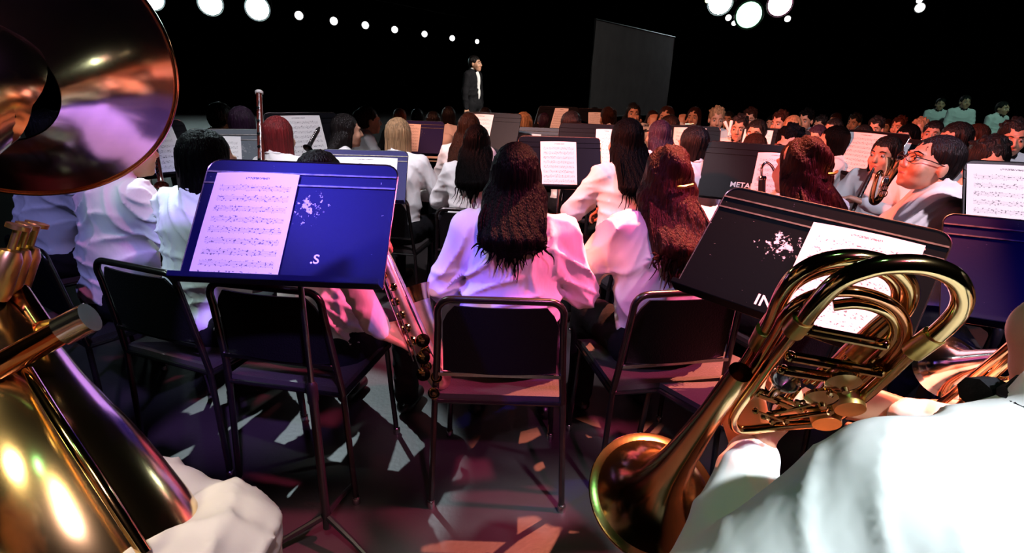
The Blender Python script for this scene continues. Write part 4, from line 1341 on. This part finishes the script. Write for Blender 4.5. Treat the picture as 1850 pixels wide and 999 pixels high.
# saxophone
S0, S1 = P(700, 478, 1.66), P(782, 672, 1.70)
sxd = (S1 - S0).normalized(); sxL = (S1 - S0).length
SX = S1 + Vector((0, 0, 0))
sax = thing('saxophone', 'tenor saxophone hanging below the left foreground stand, held by a pink-lit hand', 'saxophone', SX)
def part4(mb, name, m, parent=None): return shifted(mb, SX).build(name, M[m], parent or sax)
side = sxd.cross(-FW).normalized()        # across the body
bk_ = (FW * .95 - side * .15 - sxd * FW.dot(sxd)).normalized()     # the bell stands in front of the body, away from us
body_top = S0 - sxd * .10
part4(MB().tube([body_top, S0, S0 + sxd * sxL * .5, S1 - sxd * .03], [.017, .024, .030, .036], 20), 'body_tube', 'pale_brass')
bow_ = [(*(S1 - sxd * .03), .034), (*(S1 + sxd * .030 + bk_ * .012), .037), (*(S1 + sxd * .045 + bk_ * .045), .039), (*(S1 + sxd * .015 + bk_ * .078), .042), (*(S1 - sxd * .05 + bk_ * .088), .046), (*(S1 - sxd * .16 + bk_ * .095), .054), (*(S1 - sxd * .23 + bk_ * .105), .066), (*(S1 - sxd * .27 + bk_ * .112), .084)]
cc = catmull(bow_, 5)
part4(MB().tube([c[:3] for c in cc][:-6], [c[3] * .8 for c in cc][:-6], 22, cap=False), 'bow', 'pale_brass')
part4(MB().tube([c[:3] for c in cc][-7:], [c[3] * .8 for c in cc][-7:], 28, cap=False), 'bell', 'old_brass')
part4(MB().tube(catmull([body_top, body_top - sxd * .02, body_top - sxd * .035 - bk_ * .03, body_top - sxd * .02 - bk_ * .09], 5), [.010] * 15 + [.009], 10), 'neck', 'brass')
fr_ = -FW * 1.0
rn = random.Random(5)
for i in range(12):
    t = -.06 + i * .045
    c_ = S0 + sxd * t + fr_ * (.026 + .012 * (t + .2)) + side * rn.choice((-.012, .004, .016))
    r_ = .010 + .010 * (i / 12)
    part4(MB().lathe([(0, 0), (r_, 0), (r_, .004), (r_ * .7, .006), (r_ * .5, .005), (0, .0055)], c_, fr_, 16), 'key_cup', 'brass')
for q in (-.020, .014, .024):
    part4(MB().tube([S0 - sxd * .06 + side * q + fr_ * .018, S0 + sxd * .10 + side * q * 1.2 + fr_ * .034, S1 - sxd * .06 + side * q * 1.4 + fr_ * .044], .0022, 6), 'key_rod', 'silver')
for i in range(3):
    c_ = S1 - sxd * (.01 + .05 * i) + side * (.02 - .02 * i) + fr_ * .046
    part4(MB().lathe([(0, 0), (.022, 0), (.022, .004), (.010, .007), (0, .007)], c_, fr_, 18), 'key_cup', 'brass')
part4(MB().tube([S1 - sxd * .02 - side * .03 + fr_ * .044, S1 - sxd * .26 - side * .02 + fr_ * .036], .002, 6), 'key_rod', 'silver')

# bassoon behind the red-haired player
BS = P(474, 420, 2.9)
bs = thing('bassoon', 'dark red bassoon with a white ring on top standing above the red hair', 'bassoon', BS)
b0, b1 = P(476, 400, 2.9), P(468, 163, 3.05)
def part5(mb, name, m): return shifted(mb, BS).build(name, M[m], bs)
part5(MB().tube([b0, b0 + (b1 - b0) * .5, b0 + (b1 - b0) * .97], [.024, .020, .016], 16), 'long_joint', 'wood_red')
part5(MB().tube([b0 + RT * .03, b0 + (b1 - b0) * .45 + RT * .022], .014, 12), 'wing_joint', 'wood_red')
part5(MB().lathe([(.018, 0), (.022, .004), (.023, .014), (.019, .018), (.012, .016)], b0 + (b1 - b0) * .97, b1 - b0, 20), 'bell_ring', 'white')
for k_ in range(6):
    c_ = b0 + (b1 - b0) * (.35 + .1 * k_) - FW * .022
    part5(MB().lathe([(0, 0), (.010, 0), (.009, .004), (0, .005)], c_, -FW, 10).tube([c_, c_ + (b1 - b0) * .06 + RT * .008], .002, 5), 'key', 'silver')

# clarinets, flutes and tangles of brass among the right rows
def clarinet(a, b, label, m='ebony', r=.013, flare=.030, grp='clarinets in the far rows'):
    a, b = Vector(a), Vector(b); d_ = b - a; L_ = d_.length
    t = thing('clarinet', label, 'clarinet', b, 0, grp)
    shifted(MB().tube([a, a + d_ * .12, a + d_ * .13, a + d_ * .85], [.006, .010, r, r], 12), b).build('body_tube', M[m], t)
    shifted(MB().lathe([(r, -L_ * .16), (r * 1.2, -L_ * .08), (flare * .8, -L_ * .02), (flare, 0), (flare * .85, -.002)], b, d_, 18), b).build('bell', M[m], t)
    ky = MB()
    for i in range(7):
        c_ = a + d_ * (.22 + i * .08) - FW * r
        ky.lathe([(0, 0), (.006, 0), (.006, .003), (0, .004)], c_, -FW, 8)
    ky.tube([a + d_ * .2 - FW * r + RT * .006, a + d_ * .8 - FW * r + RT * .006], .002, 5)
    shifted(ky, b).build('keywork', M['silver'], t)
    return t


n_ = 0
for k, r, desc in PEOPLE:
    if k not in ('face', 'flong', 'fflute'): continue
    Mx = Matrix.Translation(r.location) @ Euler(r.rotation_euler).to_matrix().to_4x4() @ Matrix.Diagonal((*r.scale, 1))
    short = ' '.join(desc.split()[:10])
    if k in ('face', 'flong'):
        n_ += 1
        if n_ % 2 == 0: continue
        clarinet(Mx @ Vector((0, .155, 1.075)), Mx @ Vector((0, .345, .66)), 'dark clarinet played by the ' + short)
    else:
        a_, b_ = Mx @ Vector((-.03, .155, 1.085)), Mx @ Vector((.55, .155, 1.06))
        t = thing('flute', 'silver flute played by the ' + short, 'flute', a_, 0, 'flutes in the far rows')
        shifted(MB().tube([a_, b_], .010, 10).lathe([(0, 0), (.012, 0), (.012, .02), (0, .02)], a_, b_ - a_, 12), a_).build('tube', M['silver'], t)
        ky = MB()
        for k_ in range(6): ky.sphere(a_ + (b_ - a_) * (.4 + .09 * k_) - FW * .01, .008, 8, (1, 1, .6))
        shifted(ky, a_).build('keywork', M['silver'], t)
clarinet(P(279, 262, 2.6), P(292, 335, 2.5), 'reddish-lit clarinet beside the tuba bell rim', 'wood_red')
clarinet(P(577, 230, 3.2), P(556, 268, 3.1), 'dark clarinet in front of the sideways stand')
for a, b, lab in (((1309, 219), (1320, 244), 'left of two pale upright sticks left of the dark purple stand'), ((1322, 218), (1316, 246), 'right of two pale upright sticks left of the dark purple stand')):
    a_, b_ = P(*a, 4.4), P(*b, 4.4)
    tag(MB().lathe([(0, 0), (.013, .002), (.015, .02), (.011, .05), (.009, .1), (.009, (b_ - a_).length), (0, (b_ - a_).length + .004)], a_, b_ - a_, 12).build('wooden_stick', M['white']), lab, 'stick', 'pale sticks in the far row')
# bass clarinet with its silver crook
bc0 = P(1376, 352, 2.75)
bcl = thing('bass_clarinet', 'bass clarinet with a curved silver neck in front of the curling pink page', 'bass clarinet', bc0)
shifted(MB().tube([bc0, P(1377, 322, 2.72)], .018, 14), bc0).build('body_tube', M['ebony'], bcl)
cc = catmull([P(1377, 324, 2.72), P(1376, 304, 2.70), P(1384, 294, 2.70), P(1394, 300, 2.72), P(1402, 314, 2.74), P(1414, 319, 2.78), P(1424, 312, 2.80)], 5)
shifted(MB().tube(cc, .007, 10), bc0).build('neck', M['silver'], bcl)
shifted(MB().tube([P(1421, 314, 2.79), P(1440, 306, 2.84)], [.014, .009], 12), bc0).build('mouthpiece', M['ebony'], bcl)
shifted(MB().lathe([(.020, 0), (.022, .01), (.020, .02)], P(1377, 326, 2.72), UP, 14), bc0).build('ring', M['silver'], bcl)


def euphonium(c_, s, ax_yaw, label):
    t = thing('euphonium', label, 'euphonium', c_, ax_yaw, 'euphoniums in the right rows')
    prof_ = [(.13, .30), (.12, .27), (.09, .22), (.065, .15), (.05, .05), (.045, -.05)]
    MB().lathe([(r * s, h * s) for r, h in prof_] + [(r * s * .95, h * s) for r, h in prof_[::-1]], (.08 * s, 0, 0), (.25, -.1, 1), 28).build('bell', M['brass'], t)
    pts = [(.07, 0, -.05), (.05, 0, -.16), (-.02, 0, -.21), (-.09, 0, -.16), (-.10, 0, -.02), (-.09, 0, .12), (-.04, 0, .16), (0, 0, .10)]
    cc_ = catmull([tuple(np.array(p) * s) for p in pts], 6); n_ = len(cc_)
    MB().tube(cc_, [(.045 - .033 * i / n_) * s for i in range(n_)], 18).build('main_branch', M['brass'], t)
    for i in range(3):
        MB().lathe([(0, -.10 * s), (.016 * s, -.10 * s), (.016 * s, .08 * s), (.012 * s, .085 * s), (.004, .09 * s), (.004, .11 * s), (.010 * s, .112 * s), (0, .115 * s)], ((-.045 + i * .034) * s, -.055 * s, 0), (0, 0, 1), 14).build('valve', M['silver'], t)
    for r, z in ((.035, -.02), (.045, -.09)):
        MB().tube([((math.cos(a) * r * 1.6 - .03) * s, -.08 * s, (z + math.sin(a) * r) * s) for a in np.linspace(0, 6.28, 20)[:-1]], .006 * s, 8, closed=True).build('valve_loop', M['brass'], t)
    return t


euphonium(P(1590, 334, 2.8), .45, .4, 'brass euphonium bunched left of the round glasses')

# upright black case among the right rows
cs = P(1598, 300, 4.0)
k_ = thing('instrument_case', 'upright black case with pale edges below the red-lit boy', 'case', (cs.x, cs.y, 0), -.5)
MB().box((0, 0, .50), (.22, .12, 1.0)).build('shell', M['ebony'], k_, smooth=False)
MB().tube([(-.112, -.062, .02), (-.112, -.062, 1.0), (.112, -.062, 1.0), (.112, -.062, .02)], .006, 6).build('edge_trim', M['chrome'], k_)

# ------------------------------------------------------------------ players of the foreground instruments
fx_, fy_, fr2, fs = .57, .40, 8, 1.04
w9, _ = make_person('trombone player in bright white shirt, back turned, bottom right corner',
                    dict(lean=.10, side=.03, wl=local(P(1362, 822, .78), fx_, fy_, fr2, fs), wr=(.22, .40, .80), pl=(-.7, -.25, -.8), pr=(1, -.3, -.4), hdl=(-.05, .6, .75), handn=(-.8, -.4, .2), curl=1.0, head=(-.1, -.1, .25), hoff=(.085, -.01, -.02)),
                    'short', 'hair_black', .0065, bow=True, fat=1.28, seed=41, fold=.0028)
place(w9, fx_, fy_, fr2, fs)
chair(fx_ + .0, fy_ - .02, fr2, 'black chair under the trombone player in the bottom right corner', 1.0)
gx_, gy_, gr, gs = -.52, .10, 0, 1.0
w10, _ = make_person('tuba player whose white sleeve and elbow show at the bottom left',
                     dict(lean=.10, er=local(P(410, 985, .62), gx_, gy_, gr, gs), wr=local(P(268, 868, .72), gx_, gy_, gr, gs), wl=(-.22, .40, .80), pl=(-1, -.3, -.5), hdr=(-.8, .4, .35), handn=(.5, .5, .6), knee_r=(.17, .42, .46), knee_l=(-.2, .42, .46)),
                     'short', 'hair_black', .0065, fat=1.1, seed=42, fold=.0040)
place(w10, gx_, gy_, gr, gs)
chair(gx_ - .005, gy_ - .02, gr, 'black chair under the tuba player', 1.0)
hx_, hy_, hr_, hs_ = 1.30, .62, 30, 1.0
w11, _ = make_person('player at the right edge of whom only an orange-lit hand shows', dict(lean=.10, wl=local(P(1800, 768, 1.02), hx_, hy_, hr_, hs_), wr=(.2, .35, .8), pl=(-.6, -.6, -.6), hdl=(-1, .3, 0), handn=(0, -.6, .8), curl=1.0), 'short', 'hair_black', .0075, seed=43)
place(w11, hx_, hy_, hr_, hs_)
chair(hx_, hy_ - .02, hr_, 'black chair at the right edge under the player with the orange-lit hand', 1.0)

# ------------------------------------------------------------------ screen and lamps in the dark hall
a_, b_ = P(1074, 60, 14.0), P(1216, 90, 18.6)
dx_ = (b_.x - a_.x); dy_ = (b_.y - a_.y); Ls = math.hypot(dx_, dy_); ya0 = math.atan2(dy_, dx_)
scr = thing('projection_screen', 'tall dim grey screen standing in the dark behind the players', 'screen', (a_.x, a_.y, 0), ya0)
zt = P(1075, 36, 14.0).z; zt2 = P(1217, 68, 18.6).z
MB().prism([(0, .75), (Ls, .75), (Ls, zt2), (0, zt)], .03, Matrix(((1, 0, 0), (0, 0, -1), (0, 1, 0))), (0, 0, 0)).build('screen_cloth', M['screen'], scr, smooth=False)
MB().tube([(0, 0, .75), (Ls, 0, .75), (Ls, 0, zt2), (0, 0, zt)], .03, 8, closed=True).build('screen_frame', M['pipe'], scr)
for x in (.3, Ls - .3):
    MB().tube([(x, 0, .75), (x, 0, .05), (x, -.4, .03)], .025, 8).tube([(x, 0, .05), (x, .4, .03)], .025, 8).build('leg', M['pipe'], scr)
spot('added_light_screen', (1.0, 6.0, 5.0), (4.2, 15.5, 2.0), (1.0, .92, .85), 300, 40)  # added lamp without a seen source, lifts the screen out of the dark


def lamp(u, v, z, r, m, label, grp, d=None):
    q = PZ(u, v, z) if d is None else P(u, v, d)
    q = Vector(q)
    t = thing('stage_lamp', label, 'stage lamp', q, 0, grp)
    ax_ = (Vector((0, 2.5, 1)) - q).normalized()
    MB().lathe([(r * .98, .015), (r, 0), (r * 1.12, .04), (r * 1.15, -.02), (r * 1.15, -.35 * r / .16), (r * .7, -.5 * r / .16), (0, -.52 * r / .16)], (0, 0, 0), ax_, 20).build('housing', M['pipe'], t)
    MB().lathe([(0, .02 + r * .1), (r * .5, .02 + r * .08), (r * .98, .012), (r * .98, 0), (0, 0)], (0, 0, 0), ax_, 20).build('lens', M[m], t)
    h = ax_.cross(Vector((0, 0, 1))).normalized(); bk = -ax_ * r
    MB().tube([bk + h * r * 1.3, bk + h * r * 1.3 + Vector((0, 0, r * 1.7)), bk - h * r * 1.3 + Vector((0, 0, r * 1.7)), bk - h * r * 1.3], .02, 6).tube([bk + Vector((0, 0, r * 1.7)), bk + Vector((0, 0, r * 1.7 + .35))], .02, 6).build('yoke', M['pipe'], t)
    return q + bk + Vector((0, 0, r * 1.7 + .35))


GW = 'row of lamps at upper left'
TP = []
for i, (u, v, px) in enumerate([(275, -2, 22), (380, 6, 24), (465, 15, 24)]):
    q = PZ(u, v, 4.4); dd = (q - CAM).dot(FW)
    TP.append(lamp(u, v, 4.4, px * .8 * dd / F_PX, 'lamp_cyan', ['glaring bluish white lamp, cut by the top edge beside the tuba bell', 'glaring bluish white lamp, middle of the three big ones at upper left', 'glaring bluish white lamp, right of the three big ones at upper left'][i], GW))
words_ = ['first', 'second', 'third', 'fourth', 'fifth', 'sixth', 'last and smallest']
for i, (u, v, px) in enumerate([(540, 28, 7), (603, 38, 6.5), (660, 45.5, 6), (713, 53.5, 5.5), (767, 61.5, 5), (817, 69, 4.6), (862, 75, 3.6)]):
    q = PZ(u, v, 4.4); dd = (q - CAM).dot(FW)
    TP.append(lamp(u, v, 4.4, px * dd / F_PX, 'lamp_white', 'small round white lamp, ' + words_[i] + ' to the right of the three glaring lamps', GW))
TP2 = []
for u, v, px, m_, lab in [(1301, 4, 20, 'lamp_cyan', 'glaring pale cyan lamp cut by the top edge, upper right group'), (1353, 27, 22, 'lamp_green', 'large pale green lamp of the upper right group'), (1409, 7, 20, 'lamp_pink', 'glaring pink lamp of the upper right group'),
                          (1305, 20, 5, 'lamp_white', 'small white lamp just under the glaring cyan lamp'), (1316, 32, 5, 'lamp_white', 'small white lamp between cyan and green lamps'), (1326, 42, 4, 'lamp_white', 'small white lamp touching the green lamp\'s lower left'),
                          (1423, 34, 5, 'lamp_white', 'small white lamp under the pink lamp'), (1278, 1, 4, 'lamp_yellow', 'small yellow lamp at the top edge'), (1662, 14, 7.5, 'lamp_white', 'single white lamp high at the right'), (1661, 1, 4.5, 'lamp_white', 'small white lamp just above the single one at the right')]:
    q = PZ(u, v, 4.9); dd = (q - CAM).dot(FW)
    TP2.append(lamp(u, v, 4.9, px * dd / F_PX, m_, lab, 'lamps at upper right'))
for tp, lab in ((TP, 'black lighting pipe carrying the upper left lamps, unlit'), (TP2[:8], 'black lighting pipe carrying the upper right group'), (TP2[8:], 'black lighting pipe of the single right lamp')):
    tp = sorted(tp, key=lambda q: q.x)
    L_ = Vector(tp[0]); t = thing('lighting_pipe', lab, 'lighting pipe', L_)
    zt_ = max(q.z for q in tp) + .15
    bar = [Vector((q.x, q.y, zt_)) for q in tp]
    bar = [bar[0] + (bar[0] - bar[-1]).normalized() * .5] + bar + [bar[-1] + (bar[-1] - bar[0]).normalized() * .5]
    shifted(MB().tube(bar, .035, 8), L_).build('pipe', M['pipe'], t)
    for q in tp: shifted(MB().tube([q + Vector((0, 0, .01)), Vector((q.x, q.y, zt_))], .02, 6), L_).build('clamp', M['pipe'], t)
    for q in (bar[0], bar[-1]): shifted(MB().tube([q, Vector((q.x, q.y, ZC + .02))], .012, 6), L_).build('hanger', M['pipe'], t)
